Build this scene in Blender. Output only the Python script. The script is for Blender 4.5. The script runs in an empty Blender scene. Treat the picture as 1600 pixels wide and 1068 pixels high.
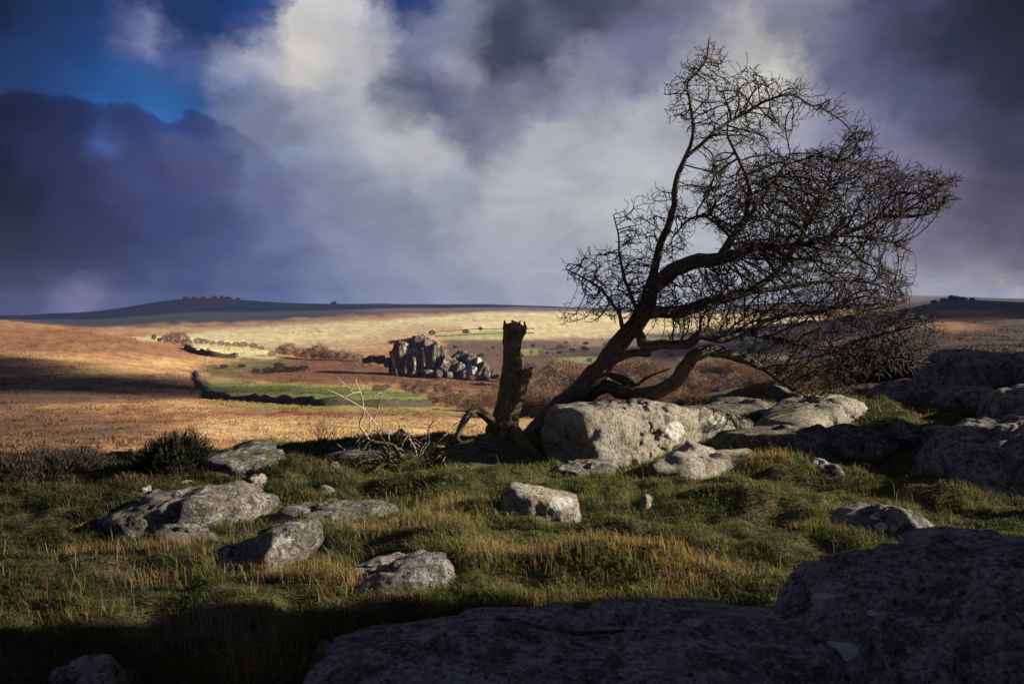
import bpy, bmesh, math, random
import numpy as np
from mathutils import Vector, Matrix

scene = bpy.context.scene
COL = scene.collection
rad = math.radians

# ------------------------------------------------------------------ camera
EYE = 1.6
FPX = 1244.0                      # focal length in units of a 1600 px wide frame
PITCH = math.atan(44 / FPX)
cam_data = bpy.data.cameras.new('camera')
cam = bpy.data.objects.new('camera', cam_data)
COL.objects.link(cam)
cam.location = (0, 0, EYE)
cam.rotation_euler = (math.pi / 2 - PITCH, 0, 0)
cam_data.sensor_width = 36
cam_data.lens = FPX / 1600 * 36
cam_data.clip_start = 0.05
cam_data.clip_end = 40000
cam_data.dof.use_dof = True
cam_data.dof.focus_distance = 9.6
cam_data.dof.aperture_fstop = 4.5
scene.camera = cam
scene.render.engine = 'CYCLES'
scene.cycles.use_denoising = True
scene.cycles.max_bounces = 6
scene.cycles.volume_bounces = 1
scene.cycles.volume_step_rate = 4
scene.view_settings.view_transform = 'Standard'
scene.view_settings.look = 'None'
scene.view_settings.gamma = 1
scene.view_settings.exposure = 1.25
EXPO = 2 ** 1.25


def ray(px, py):
    """direction of a photograph point, scaled so that its forward (Y) part is 1"""
    a, b = (px - 800) / FPX, (534 - py) / FPX
    c, s = math.cos(PITCH), math.sin(PITCH)
    y = c + s * b
    z = -s + c * b
    return np.array([a / y, 1.0, z / y])


def P(px, py, d):
    r = ray(px, py)
    return np.array([r[0] * d, d, EYE + r[2] * d])


# ------------------------------------------------------------------ world: sky with broken storm cloud
SUN_AZ, SUN_EL = rad(86), rad(20)      # azimuth from +Y towards +X
sdir = Vector((math.sin(SUN_AZ) * math.cos(SUN_EL), math.cos(SUN_AZ) * math.cos(SUN_EL), math.sin(SUN_EL)))


def srgb(c):
    out = []
    for v in c:
        v = v / 255
        out.append(v / 12.92 if v <= 0.04045 else ((v + 0.055) / 1.055) ** 2.4)
    return out


world = bpy.data.worlds.new('World')
scene.world = world
world.use_nodes = True
wt = world.node_tree
wt.nodes.clear()


class NB:
    """small helper that adds nodes to a tree"""
    def __init__(s, tree):
        s.t = tree

    def n(s, kind, **kw):
        nd = s.t.nodes.new(kind)
        for k, v in kw.items():
            setattr(nd, k, v)
        return nd

    def put(s, sock, v):
        if hasattr(v, 'is_linked') or isinstance(v, bpy.types.NodeSocket):
            s.t.links.new(v, sock)
        else:
            sock.default_value = v

    def m(s, op, *a, clamp=False):
        nd = s.n('ShaderNodeMath', operation=op, use_clamp=clamp)
        for i, v in enumerate(a):
            s.put(nd.inputs[i], v)
        return nd.outputs[0]

    def v(s, op, *a):
        nd = s.n('ShaderNodeVectorMath', operation=op)
        for i, v in enumerate(a):
            if op == 'SCALE' and i == 1:
                s.put(nd.inputs['Scale'], v)
            else:
                s.put(nd.inputs[i], v)
        return nd.outputs['Value'] if op in ('DISTANCE', 'LENGTH', 'DOT_PRODUCT') else nd.outputs['Vector']

    def noise(s, vec, scale, detail=4, rough=0.5, color=False, dist=0.0):
        nd = s.n('ShaderNodeTexNoise')
        s.put(nd.inputs['Vector'], vec)
        nd.inputs['Scale'].default_value = scale
        nd.inputs['Detail'].default_value = detail
        nd.inputs['Roughness'].default_value = rough
        nd.inputs['Distortion'].default_value = dist
        return nd.outputs['Color' if color else 'Fac']

    def ramp(s, fac, *stops, interp='LINEAR'):
        nd = s.n('ShaderNodeValToRGB')
        s.put(nd.inputs[0], fac)
        e = nd.color_ramp.elements
        nd.color_ramp.interpolation = interp
        while len(e) > 1:
            e.remove(e[-1])
        for i, (p, c) in enumerate(stops):
            el = e[0] if i == 0 else e.new(p)
            el.position = p
            el.color = (c, c, c, 1) if not hasattr(c, '__len__') else (*c[:3], 1)
        return nd.outputs[0]

    def mix(s, fac, a, b, mode='MIX'):
        nd = s.n('ShaderNodeMix', data_type='RGBA', blend_type=mode)
        s.put(nd.inputs[0], fac)
        for sock, v in ((nd.inputs[6], a), (nd.inputs[7], b)):
            if isinstance(v, (tuple, list)):
                v = (*v[:3], 1)
            s.put(sock, v)
        return nd.outputs[2]


SKY_LOBES = [  # photograph x, y, colour 0-255, spread, blue-gap flag
    (-60, -20, (14, 19, 42), 1, 0), (60, 20, (17, 30, 68), 1, 1), (110, 90, (26, 60, 122), 1, 1), (30, 110, (19, 40, 88), .8, 1),
    (180, 140, (34, 88, 160), 1, 1), (255, 165, (48, 108, 178), .8, 1), (320, 140, (34, 78, 146), .6, 1), (250, 110, (28, 72, 142), .7, 1), (150, 60, (24, 54, 112), .8, 1), (310, 20, (24, 45, 96), .8, 1), (390, 22, (20, 56, 128), .6, 1),
    (215, 62, (140, 142, 178), .55, 0), (190, 40, (70, 85, 135), .5, 0), (290, 90, (84, 98, 148), .5, 0), (350, 112, (150, 154, 184), .6, 0),
    (420, 90, (170, 172, 188), .7, 0), (470, 98, (216, 212, 204), .8, 0), (500, 30, (200, 198, 196), .8, 0), (570, 20, (196, 196, 204), .7, 0),
    (560, 100, (184, 185, 192), .7, 0), (400, 165, (120, 128, 158), .8, 0), (500, 165, (160, 163, 178), .8, 0), (460, 205, (128, 134, 160), .7, 0),
    (625, -5, (24, 46, 104), .7, 1), (650, 60, (120, 126, 156), .7, 0), (700, 30, (120, 128, 152), .6, 0), (720, 110, (150, 152, 170), .5, 0),
    (800, 82, (66, 72, 96), .75, 0), (760, 100, (76, 80, 104), .5, 0), (860, 40, (92, 96, 120), .6, 0), (900, 0, (66, 70, 96), .7, 0), (985, 0, (82, 86, 112), .7, 0),
    (620, 135, (96, 102, 130), .55, 0), (670, 155, (92, 96, 126), .6, 0), (740, 185, (108, 110, 138), .7, 0), (800, 170, (128, 130, 152), .6, 0), (770, 225, (132, 135, 155), .6, 0),
    (600, 215, (178, 180, 186), .8, 0), (660, 230, (182, 184, 188), .7, 0), (560, 270, (160, 165, 178), .8, 0), (860, 250, (180, 182, 188), .8, 0),
    (920, 130, (140, 140, 164), .8, 0), (1000, 60, (118, 118, 150), .9, 0), (1060, 20, (112, 112, 142), .8, 0), (930, 220, (172, 174, 182), .9, 0),
    (800, 300, (180, 183, 188), 1, 0), (960, 310, (182, 186, 190), 1.1, 0), (700, 300, (158, 163, 176), .7, 0), (640, 330, (136, 142, 160), .55, 0), (720, 310, (146, 152, 168), .5, 0),
    (760, 380, (166, 169, 180), .9, 0), (900, 420, (166, 169, 180), 1, 0), (660, 420, (142, 147, 168), .9, 0), (900, 468, (172, 174, 182), .8, 0), (720, 465, (142, 147, 168), .8, 0),
    (1100, 60, (150, 150, 164), .7, 0), (1160, 90, (182, 181, 180), .7, 0), (1200, 138, (205, 203, 192), .7, 0), (1250, 20, (130, 130, 150), .7, 0),
    (1080, 200, (176, 178, 186), 1, 0), (1120, 330, (176, 178, 186), 1, 0), (1240, 190, (164, 164, 180), .8, 0), (1320, 90, (98, 98, 130), .9, 0),
    (1330, 220, (132, 130, 160), .9, 0), (1250, 330, (160, 162, 174), 1, 0), (1400, 40, (66, 68, 96), .9, 0), (1420, 150, (82, 84, 116), .9, 0), (1500, 80, (46, 50, 72), .9, 0),
    (1600, -10, (30, 31, 42), 1, 0), (1590, 120, (42, 44, 62), 1, 0), (1500, 190, (72, 73, 100), .8, 0), (1580, 240, (62, 62, 86), .9, 0), (1440, 290, (112, 106, 132), .9, 0),
    (1540, 330, (84, 79, 100), .9, 0), (1440, 390, (122, 115, 136), .8, 0), (1590, 395, (92, 88, 106), .8, 0), (1360, 420, (148, 148, 158), .8, 0),
    (1440, 446, (166, 166, 170), .6, 0), (1540, 440, (146, 143, 152), .6, 0), (1600, 452, (172, 170, 172), .6, 0), (1720, 250, (48, 48, 66), 1.2, 0), (1720, 440, (110, 106, 120), 1, 0),
    (20, 170, (26, 32, 64), .7, 0), (100, 165, (33, 43, 82), .7, 0), (190, 185, (40, 54, 100), .6, 0), (235, 215, (44, 58, 106), .5, 0), (300, 200, (46, 62, 112), .6, 0), (350, 205, (58, 72, 120), .5, 0),
    (165, 212, (76, 112, 182), .22, 0), (326, 228, (120, 146, 198), .16, 0), (100, 260, (42, 48, 86), .9, 0), (0, 290, (22, 26, 50), .9, 0), (210, 280, (62, 68, 112), .9, 0), (300, 265, (78, 84, 128), .7, 0),
    (400, 245, (108, 116, 152), .6, 0), (470, 240, (140, 150, 178), .6, 0), (520, 225, (158, 164, 182), .6, 0), (420, 300, (104, 110, 148), .8, 0), (520, 310, (130, 136, 162), .8, 0),
    (30, 370, (27, 31, 56), .9, 0), (130, 365, (40, 45, 80), .9, 0), (260, 350, (56, 62, 108), .9, 0), (350, 370, (70, 77, 120), .9, 0), (450, 380, (104, 111, 150), .9, 0), (550, 380, (130, 136, 162), .9, 0),
    (50, 430, (36, 40, 70), .8, 0), (180, 425, (48, 54, 92), .8, 0), (290, 430, (62, 69, 114), .8, 0), (400, 440, (82, 89, 132), .8, 0), (520, 450, (108, 115, 150), .8, 0), (610, 455, (126, 132, 158), .8, 0),
    (20, 478, (52, 53, 88), .5, 0), (85, 468, (108, 104, 140), .45, 0), (140, 462, (118, 113, 148), .45, 0), (190, 470, (84, 84, 122), .5, 0), (240, 452, (74, 78, 118), .4, 0),
    (-120, 200, (20, 25, 50), 1.2, 0), (-120, 400, (28, 32, 58), 1.2, 0),
]


def build_sky():
    b = NB(wt)
    geo = b.n('ShaderNodeTexCoord').outputs['Generated']
    sep = b.n('ShaderNodeSeparateXYZ')
    wt.links.new(geo, sep.inputs[0])
    az = b.m('ARCTAN2', sep.outputs[0], sep.outputs[1])
    el = b.m('ARCSINE', sep.outputs[2])
    comb = b.n('ShaderNodeCombineXYZ')
    wt.links.new(az, comb.inputs[0])
    wt.links.new(el, comb.inputs[1])
    base = comb.outputs[0]
    st = b.v('MULTIPLY', base, (1.0, 1.35, 1.0))
    w1 = b.v('SUBTRACT', b.noise(st, 6.0, 3, 0.5, color=True), (0.5, 0.5, 0.5))
    w2 = b.v('SUBTRACT', b.noise(b.v('ADD', st, (3.1, 1.7, 0.4)), 15.0, 8, 0.66, color=True), (0.5, 0.5, 0.5))
    wv = b.v('ADD', base, b.v('MULTIPLY', b.v('SCALE', w1, 0.055), (1, .7, 0)))
    wv = b.v('ADD', wv, b.v('MULTIPLY', b.v('SCALE', w2, 0.085), (1, .8, 0)))
    # colour of the cloud in rows of elevation, each a ramp over azimuth
    fall = np.array([*srgb((72, 76, 106)), 0.0])
    L, deck, high = [], [], []
    start = [k for k, q in enumerate(SKY_LOBES) if q[:2] == (20, 170)][0]
    for k, (px, py, c, sg, blue) in enumerate(SKY_LOBES):
        r = ray(px, py)
        r = r / np.linalg.norm(r)
        L.append((math.atan2(r[0], r[1]), math.asin(r[2]), *srgb(c), blue, 0.0235 * sg))
        deck.append(k >= start)
        high.append(k < start or px > 500)
    L = np.array(L)
    deck, high = np.array(deck), np.array(high)
    sepw = b.n('ShaderNodeSeparateXYZ')
    wt.links.new(wv, sepw.inputs[0])
    AZW, ELW = sepw.outputs[0], sepw.outputs[1]

    def ramp_of(fac, cols):
        nd = b.n('ShaderNodeValToRGB')
        ce = nd.color_ramp.elements
        for q in range(1, len(cols) - 1):
            ce.new(q / (len(cols) - 1))
        ce.foreach_set('color', np.array([tuple(c_)[:4] for c_ in cols], np.float32).ravel())
        wt.links.new(fac, nd.inputs[0])
        return nd.outputs

    def table(fac, azs, els, LL, alpha=False):
        acc = bl = None
        for k, e in enumerate(els):
            d2 = (azs[:, None] - LL[None, :, 0]) ** 2 + (e - LL[None, :, 1]) ** 2
            ex = -0.5 * d2 / LL[None, :, 6] ** 2
            w = np.exp(ex - np.maximum(ex.max(1, keepdims=True), -60))
            f0_ = math.exp(-14)
            c = (w @ LL[:, 2:6] + f0_ * fall) / (w.sum(1) + f0_)[:, None]
            o = ramp_of(fac, c)
            if acc is None:
                acc, bl = o[0], o[1]
            else:
                t = b.m('DIVIDE', b.m('SUBTRACT', ELW, els[k - 1]), e - els[k - 1], clamp=True)
                acc = b.mix(t, acc, o[0])
                if alpha:
                    bl = b.m('ADD', b.m('MULTIPLY', bl, b.m('SUBTRACT', 1.0, t)), b.m('MULTIPLY', o[1], t))
        return acc, bl
    f0 = b.m('MULTIPLY_ADD', AZW, 1 / rad(38), 1.0, clamp=True)
    f1 = b.m('MULTIPLY', AZW, 1 / rad(38), clamp=True)
    side = b.m('GREATER_THAN', AZW, 0.0)
    rows = [rad(0.3 + 1.4 * k) for k in range(17)] + [rad(28)]
    left, bl = table(f0, np.linspace(rad(-38), 0, 26), rows, L[high], True)
    right, _ = table(f1, np.linspace(0, rad(38), 22), rows, L)
    low, _ = table(f0, np.linspace(rad(-38), 0, 28), [rad(0.3 + 1.3 * k) for k in range(13)], L[deck])
    # billowed upper edge of the dark cloud deck
    edge = [(-120, 140), (0, 150), (60, 146), (120, 150), (180, 158), (225, 170), (246, 180), (264, 180), (285, 175), (320, 176), (350, 186), (372, 206), (395, 228), (425, 234), (460, 224), (490, 212), (525, 212), (560, 232), (600, 270), (700, 330), (800, 380)]
    ea, ee = [], []
    for (px, py) in edge:
        r = ray(px, py)
        r = r / np.linalg.norm(r)
        ea.append(math.atan2(r[0], r[1]))
        ee.append(math.asin(r[2]))
    az_s = np.linspace(rad(-38), 0, 32)
    top = np.interp(az_s, ea, ee)
    tr = ramp_of(b.m('MULTIPLY_ADD', az, 1 / rad(38), 1.0, clamp=True), [(v, v, v, 1) for v in top])[0]
    puff = b.m('SUBTRACT', b.noise(b.v('MULTIPLY', base, (1.0, 1.2, 1.0)), 26.0, 7, 0.58), 0.5)
    vor = b.n('ShaderNodeTexVoronoi', feature='SMOOTH_F1')
    b.put(vor.inputs['Vector'], b.v('ADD', base, b.v('SCALE', w2, 0.03)))
    vor.inputs['Scale'].default_value = 24.0
    vor.inputs['Smoothness'].default_value = 0.25
    puff = b.m('ADD', b.m('MULTIPLY', puff, 0.042), b.m('MULTIPLY', b.m('SUBTRACT', 0.45, vor.outputs['Distance']), 0.012))
    dk = b.m('ADD', b.m('SUBTRACT', tr, el), puff)
    dmask = b.m('MULTIPLY', b.ramp(b.m('MULTIPLY_ADD', dk, 24.0, 0.5, clamp=True), (0.42, 0.0), (0.60, 0.9), (1.0, 1.0), interp='EASE'),
                b.m('DIVIDE', b.m('SUBTRACT', rad(-7), az), rad(7), clamp=True))
    lefts = b.mix(dmask, left, low)
    cloud = b.mix(side, lefts, right)
    # the rest of the sky, beside and above: broken cloud of the same average tone
    beyond = b.m('MAXIMUM', b.m('DIVIDE', b.m('SUBTRACT', b.m('ABSOLUTE', az), rad(36)), rad(18), clamp=True), b.m('DIVIDE', b.m('SUBTRACT', el, rad(24)), rad(12), clamp=True))
    brk = b.noise(b.v('MULTIPLY', geo, (1.0, 1.0, 2.0)), 3.0, 6, 0.6)
    cloud = b.mix(beyond, cloud, b.ramp(brk, (0.35, srgb((36, 40, 66))), (0.52, srgb((78, 82, 108))), (0.66, srgb((134, 136, 152)))))
    bm_ = b.m('MULTIPLY', b.m('MULTIPLY', b.m('MULTIPLY', bl, b.m('SUBTRACT', 1.0, side)), b.m('SUBTRACT', 1.0, dmask)), 0.25)
    det = b.noise(b.v('MULTIPLY', base, (1.0, 1.7, 1.0)), 10.0, 8, 0.60, dist=0.6)
    dd = b.m('MULTIPLY', b.m('SUBTRACT', det, 0.5), 0.85)
    cloud = b.v('SCALE', cloud, b.m('ADD', 0.97, dd))
    cloud = b.v('SCALE', cloud, 1.0 / EXPO)
    sky = b.n('ShaderNodeTexSky', sky_type='NISHITA')
    sky.sun_disc = False
    sky.sun_elevation = SUN_EL
    sky.sun_rotation = SUN_AZ
    sky.air_density = 1.4
    skyc = b.v('MULTIPLY', sky.outputs[0], (0.006, 0.012, 0.025))
    mx = b.mix(bm_, cloud, skyc)
    bg = b.n('ShaderNodeBackground')
    wt.links.new(mx, bg.inputs[0])
    bg.inputs[1].default_value = 1.0
    out = b.n('ShaderNodeOutputWorld')
    wt.links.new(bg.outputs[0], out.inputs[0])


build_sky()

sun_data = bpy.data.lights.new('sun', 'SUN')
sun_data.energy = 5.0
sun_data.angle = rad(0.6)
sun_data.color = (1.0, 0.86, 0.66)
sun = bpy.data.objects.new('sun', sun_data)
COL.objects.link(sun)
sun.rotation_euler = sdir.to_track_quat('Z', 'Y').to_euler()
sun.location = (30, 10, 20)


# ------------------------------------------------------------------ helpers
def rng(seed):
    return np.random.default_rng(seed)


_perm = rng(7).permutation(256)
_perm = np.concatenate([_perm, _perm, _perm])
_grad = rng(8).normal(size=(256, 3))
_grad /= np.linalg.norm(_grad, axis=1)[:, None]


def pnoise(p, seed=0):
    """gradient noise, p (n,3) -> about -1..1"""
    p = np.asarray(p, float) + seed * 17.317
    i = np.floor(p).astype(np.int64)
    f = p - i
    u = f * f * f * (f * (f * 6 - 15) + 10)
    i &= 255
    res = 0
    for dx in (0, 1):
        wx = u[:, 0] if dx else 1 - u[:, 0]
        for dy in (0, 1):
            wy = u[:, 1] if dy else 1 - u[:, 1]
            for dz in (0, 1):
                wz = u[:, 2] if dz else 1 - u[:, 2]
                h = _perm[_perm[_perm[(i[:, 0] + dx) & 255] + ((i[:, 1] + dy) & 255)] + ((i[:, 2] + dz) & 255)]
                g = _grad[h]
                res = res + wx * wy * wz * (g[:, 0] * (f[:, 0] - dx) + g[:, 1] * (f[:, 1] - dy) + g[:, 2] * (f[:, 2] - dz))
    return res * 1.5


def fbm(p, oct=4, seed=0, gain=0.5):
    a, s, t = 1.0, 1.0, 0
    for k in range(oct):
        t = t + a * pnoise(np.asarray(p) * s, seed + k)
        a *= gain
        s *= 2.03
    return t


def xy0(x, y, s):
    x = np.asarray(x, float)
    return np.stack([x / s, np.asarray(y, float) / s, np.zeros_like(x)], -1)


def smooth(a, b, x):
    t = np.clip((x - a) / (b - a), 0, 1)
    return t * t * (3 - 2 * t)


def new_mesh(name, verts, faces, mats, smooth_shade=True, colors=None, mat_idx=None):
    """faces: (n,3) or (n,4) array, or a list of such arrays"""
    me = bpy.data.meshes.new(name)
    verts = np.asarray(verts, np.float32)
    if isinstance(faces, np.ndarray):
        faces = [faces]
    faces = [np.asarray(f, np.int32) for f in faces if len(f)]
    me.vertices.add(len(verts))
    me.vertices.foreach_set('co', verts.ravel())
    loops = np.concatenate([f.ravel() for f in faces])
    tot = np.concatenate([np.full(len(f), f.shape[1], np.int32) for f in faces])
    start = np.concatenate([[0], np.cumsum(tot)[:-1]]).astype(np.int32)
    me.loops.add(len(loops))
    me.loops.foreach_set('vertex_index', loops)
    me.polygons.add(len(tot))
    me.polygons.foreach_set('loop_start', start)
    me.polygons.foreach_set('loop_total', tot)
    if mat_idx is not None:
        me.polygons.foreach_set('material_index', np.asarray(mat_idx, np.int32))
    me.polygons.foreach_set('use_smooth', np.full(len(tot), smooth_shade, bool))
    for m in (mats if isinstance(mats, (list, tuple)) else [mats]):
        me.materials.append(m)
    if colors is not None:
        at = me.color_attributes.new('Col', 'FLOAT_COLOR', 'POINT')
        c = np.ones((len(verts), 4), np.float32)
        c[:, :3] = colors
        at.data.foreach_set('color', c.ravel())
    me.update()
    me.validate()
    return me


def link(name, me, parent=None, loc=(0, 0, 0)):
    o = bpy.data.objects.new(name, me)
    COL.objects.link(o)
    o.location = loc
    if parent is not None:
        o.parent = parent
    return o


def tag(o, label=None, cat=None, group=None, kind=None):
    if label:
        o['label'] = label
    if cat:
        o['category'] = cat
    if group:
        o['group'] = group
    if kind:
        o['kind'] = kind
    return o


def new_mat(name):
    m = bpy.data.materials.new(name)
    m.use_nodes = True
    t = m.node_tree
    t.nodes.clear()
    b = NB(t)
    out = b.n('ShaderNodeOutputMaterial')
    return m, b, out


# ------------------------------------------------------------------ materials
def mat_vcol(name, rough=0.9, trans=0.0, grain=None, bump=None, spec=0.2):
    m, b, out = new_mat(name)
    c = b.n('ShaderNodeVertexColor', layer_name='Col').outputs[0]
    pos = b.n('ShaderNodeNewGeometry').outputs['Position']
    if grain:
        for (sc, amt, stretch) in grain:
            n = b.noise(b.v('MULTIPLY', pos, stretch), sc, 5, 0.65)
            c = b.mix(1.0, c, b.ramp(n, (0.25, 1 - amt), (0.75, 1 + amt)), 'MULTIPLY')
    bs = b.n('ShaderNodeBsdfPrincipled')
    b.put(bs.inputs['Base Color'], c)
    bs.inputs['Roughness'].default_value = rough
    bs.inputs['Specular IOR Level'].default_value = spec
    sh = bs.outputs[0]
    if bump:
        bn = None
        for (sc, dist) in bump:
            bp = b.n('ShaderNodeBump')
            bp.inputs['Strength'].default_value = 1.0
            bp.inputs['Distance'].default_value = dist
            b.put(bp.inputs['Height'], b.noise(pos, sc, 5, 0.6))
            if bn is not None:
                b.put(bp.inputs['Normal'], bn)
            bn = bp.outputs[0]
        b.put(bs.inputs['Normal'], bn)
    if trans:
        tr = b.n('ShaderNodeBsdfTranslucent')
        b.put(tr.inputs[0], c)
        mx = b.n('ShaderNodeMixShader')
        mx.inputs[0].default_value = trans
        b.put(mx.inputs[1], sh)
        b.put(mx.inputs[2], tr.outputs[0])
        sh = mx.outputs[0]
    b.put(out.inputs[0], sh)
    return m


def mat_rock(name, dark=(0.045, 0.045, 0.05), light=(0.27, 0.26, 0.235), lichen=0.5, moss=0.3, scale=1.0, ochre=0.25, crust=0.505):
    m, b, out = new_mat(name)
    tc = b.n('ShaderNodeTexCoord').outputs['Object']
    rnd = b.n('ShaderNodeObjectInfo').outputs['Random']
    p = b.v('ADD', b.v('SCALE', tc, scale), b.v('SCALE', (13.0, 7.0, 29.0), rnd))
    geo = b.n('ShaderNodeNewGeometry')
    sepn = b.n('ShaderNodeSeparateXYZ')
    b.put(sepn.inputs[0], geo.outputs['Normal'])
    up = sepn.outputs[2]
    n1 = b.noise(p, 3.2, 7, 0.68)
    n2 = b.noise(p, 22.0, 6, 0.7)
    n3 = b.noise(p, 90.0, 3, 0.7)
    mixn = b.m('ADD', b.m('MULTIPLY', n1, 0.45), b.m('ADD', b.m('MULTIPLY', n2, 0.4), b.m('MULTIPLY', n3, 0.25)))
    mid = tuple(0.35 * l + 0.65 * d for l, d in zip(light, dark))
    c = b.ramp(mixn, (0.42, dark), (0.53, mid), (0.63, light))
    och = b.ramp(b.noise(p, 5.0, 6, 0.7), (0.50, 0.0), (0.66, ochre))
    c = b.mix(och, c, (0.26, 0.20, 0.085))
    # black speckled crust
    blk = b.ramp(b.m('ADD', b.m('MULTIPLY', b.noise(p, 34.0, 4, 0.75), 0.65), b.m('MULTIPLY', b.noise(p, 11.0, 4, 0.7), 0.35)), (crust, 0.0), (crust + 0.06, 0.92))
    c = b.mix(blk, c, (0.022, 0.022, 0.024))
    # pale crusty lichen
    lmask = b.m('MULTIPLY', b.ramp(b.noise(b.v('ADD', p, (4.0, 9.0, 2.0)), 6.5, 7, 0.75, dist=0.3), (0.60 - 0.14 * lichen, 0.0), (0.66 - 0.12 * lichen, 1.0)),
                b.ramp(b.noise(p, 30.0, 4, 0.7), (0.40, 0.0), (0.56, 0.9)))
    c = b.mix(lmask, c, (0.46, 0.46, 0.43))
    # round white rosettes
    vor = b.n('ShaderNodeTexVoronoi', feature='F1')
    b.put(vor.inputs['Vector'], b.v('ADD', p, b.v('SCALE', b.noise(p, 9.0, 3, 0.5, color=True), 0.25)))
    vor.inputs['Scale'].default_value = 3.4
    sepc = b.n('ShaderNodeSeparateColor')
    b.put(sepc.inputs[0], vor.outputs['Color'])
    ros = b.m('MULTIPLY', b.m('LESS_THAN', vor.outputs['Distance'], b.m('MULTIPLY', sepc.outputs[0], 0.34)), b.m('GREATER_THAN', sepc.outputs[1], 0.80 - 0.1 * lichen))
    ros = b.m('MULTIPLY', ros, b.ramp(n2, (0.35, 0.2), (0.55, 0.9)))
    c = b.mix(ros, c, (0.55, 0.55, 0.52))
    # lichen plates at their own place on the rock
    lp = b.n('ShaderNodeSeparateColor')
    b.put(lp.inputs[0], b.n('ShaderNodeVertexColor', layer_name='Col').outputs[0])
    lpm = b.m('GREATER_THAN', b.m('ADD', lp.outputs[0], b.m('MULTIPLY', b.m('SUBTRACT', n2, 0.5), 0.7)), 0.5)
    c = b.mix(b.m('MULTIPLY', lpm, 0.9), c, b.mix(n2, (0.62, 0.63, 0.62), (0.85, 0.85, 0.83)))
    # moss on what faces up
    mo = b.m('MULTIPLY', b.ramp(up, (0.35, 0.0), (0.9, 1.0)), b.ramp(b.noise(b.v('ADD', p, (8.0, 1.0, 5.0)), 2.4, 6, 0.7), (0.66 - 0.3 * moss, 0.0), (0.78 - 0.3 * moss, 1.0)))
    c = b.mix(mo, c, b.mix(b.noise(p, 12, 3, 0.6), (0.045, 0.06, 0.012), (0.13, 0.13, 0.03)))
    bs = b.n('ShaderNodeBsdfPrincipled')
    b.put(bs.inputs['Base Color'], c)
    bs.inputs['Roughness'].default_value = 0.88
    bs.inputs['Specular IOR Level'].default_value = 0.25
    bp = b.n('ShaderNodeBump')
    bp.inputs['Strength'].default_value = 1.0
    bp.inputs['Distance'].default_value = 0.10 / scale
    b.put(bp.inputs['Height'], b.m('ADD', b.m('ADD', n2, b.m('MULTIPLY', n3, 0.5)), b.m('MULTIPLY', b.noise(p, 8.0, 5, 0.6), 1.2)))
    b.put(bs.inputs['Normal'], bp.outputs[0])
    b.put(out.inputs[0], bs.outputs[0])
    return m


def mat_bark(name, a, c2, moss=0.3, mosscol=(0.10, 0.115, 0.025)):
    m, b, out = new_mat(name)
    tc = b.n('ShaderNodeTexCoord').outputs['Object']
    uv = b.n('ShaderNodeVertexColor', layer_name='Col').outputs[0]     # grain coordinates stored on the bark
    n1 = b.noise(b.v('MULTIPLY', uv, (26.0, 5.0, 26.0)), 1.0, 6, 0.7)
    n2 = b.noise(tc, 30.0, 5, 0.65)
    n3 = b.noise(tc, 5.0, 4, 0.6)
    c = b.ramp(b.m('ADD', b.m('MULTIPLY', n1, 0.7), b.m('MULTIPLY', n2, 0.35)), (0.36, a), (0.68, c2))
    geo = b.n('ShaderNodeNewGeometry')
    sepn = b.n('ShaderNodeSeparateXYZ')
    b.put(sepn.inputs[0], geo.outputs['Normal'])
    mo = b.m('MULTIPLY', b.ramp(sepn.outputs[2], (-0.4, 0.15), (0.7, 1.0)), b.ramp(b.m('ADD', b.m('MULTIPLY', n3, 0.7), b.m('MULTIPLY', n2, 0.3)), (0.62 - 0.25 * moss, 0.0), (0.70 - 0.25 * moss, 0.9)))
    c = b.mix(mo, c, mosscol)
    bs = b.n('ShaderNodeBsdfPrincipled')
    b.put(bs.inputs['Base Color'], c)
    bs.inputs['Roughness'].default_value = 0.9
    bs.inputs['Specular IOR Level'].default_value = 0.2
    bp = b.n('ShaderNodeBump')
    bp.inputs['Strength'].default_value = 1.0
    bp.inputs['Distance'].default_value = 0.03
    b.put(bp.inputs['Height'], b.m('ADD', n1, b.m('MULTIPLY', n2, 0.4)))
    b.put(bs.inputs['Normal'], bp.outputs[0])
    b.put(out.inputs[0], bs.outputs[0])
    return m


def mat_plain(name, col, var=0.3, scale=20, rough=0.85):
    m, b, out = new_mat(name)
    tc = b.n('ShaderNodeTexCoord').outputs['Object']
    n = b.noise(tc, scale, 5, 0.65)
    c = b.ramp(n, (0.3, tuple(v * (1 - var) for v in col)), (0.7, tuple(v * (1 + var) for v in col)))
    bs = b.n('ShaderNodeBsdfPrincipled')
    b.put(bs.inputs['Base Color'], c)
    bs.inputs['Roughness'].default_value = rough
    bs.inputs['Specular IOR Level'].default_value = 0.2
    b.put(out.inputs[0], bs.outputs[0])
    return m


M_GROUND = mat_vcol('turf_soil', grain=[(3.0, .35, (1, 1, 1)), (26.0, .45, (1, 1, 1))], bump=[(9.0, 0.05), (60.0, 0.02)])
M_MOOR = mat_vcol('moor_cover', grain=[(0.9, .40, (.45, 1, 1)), (0.16, .40, (.4, 1, 1)), (0.03, .25, (.5, 1, 1))], bump=[(0.5, 0.55), (1.8, 0.25)])
M_HILL = mat_vcol('hill_cover', grain=[(0.30, .45, (.8, 1, 1)), (0.10, .28, (.8, 1, 1)), (0.012, .12, (.6, 1, 1))], bump=[(0.2, 0.8)])
M_GRASS = mat_vcol('grass_blade', rough=0.6, trans=0.35)
M_ROCK = mat_rock('granite', dark=(0.035, 0.035, 0.038), light=(0.28, 0.265, 0.24), lichen=0.7)
M_ROCK_LIT = mat_rock('granite_sunlit_lichen', dark=(0.13, 0.12, 0.10), light=(0.58, 0.54, 0.44), lichen=0.85, moss=0.1, ochre=0.35, crust=0.535)  # paler copy of the granite, sunlight put into its tone
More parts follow.
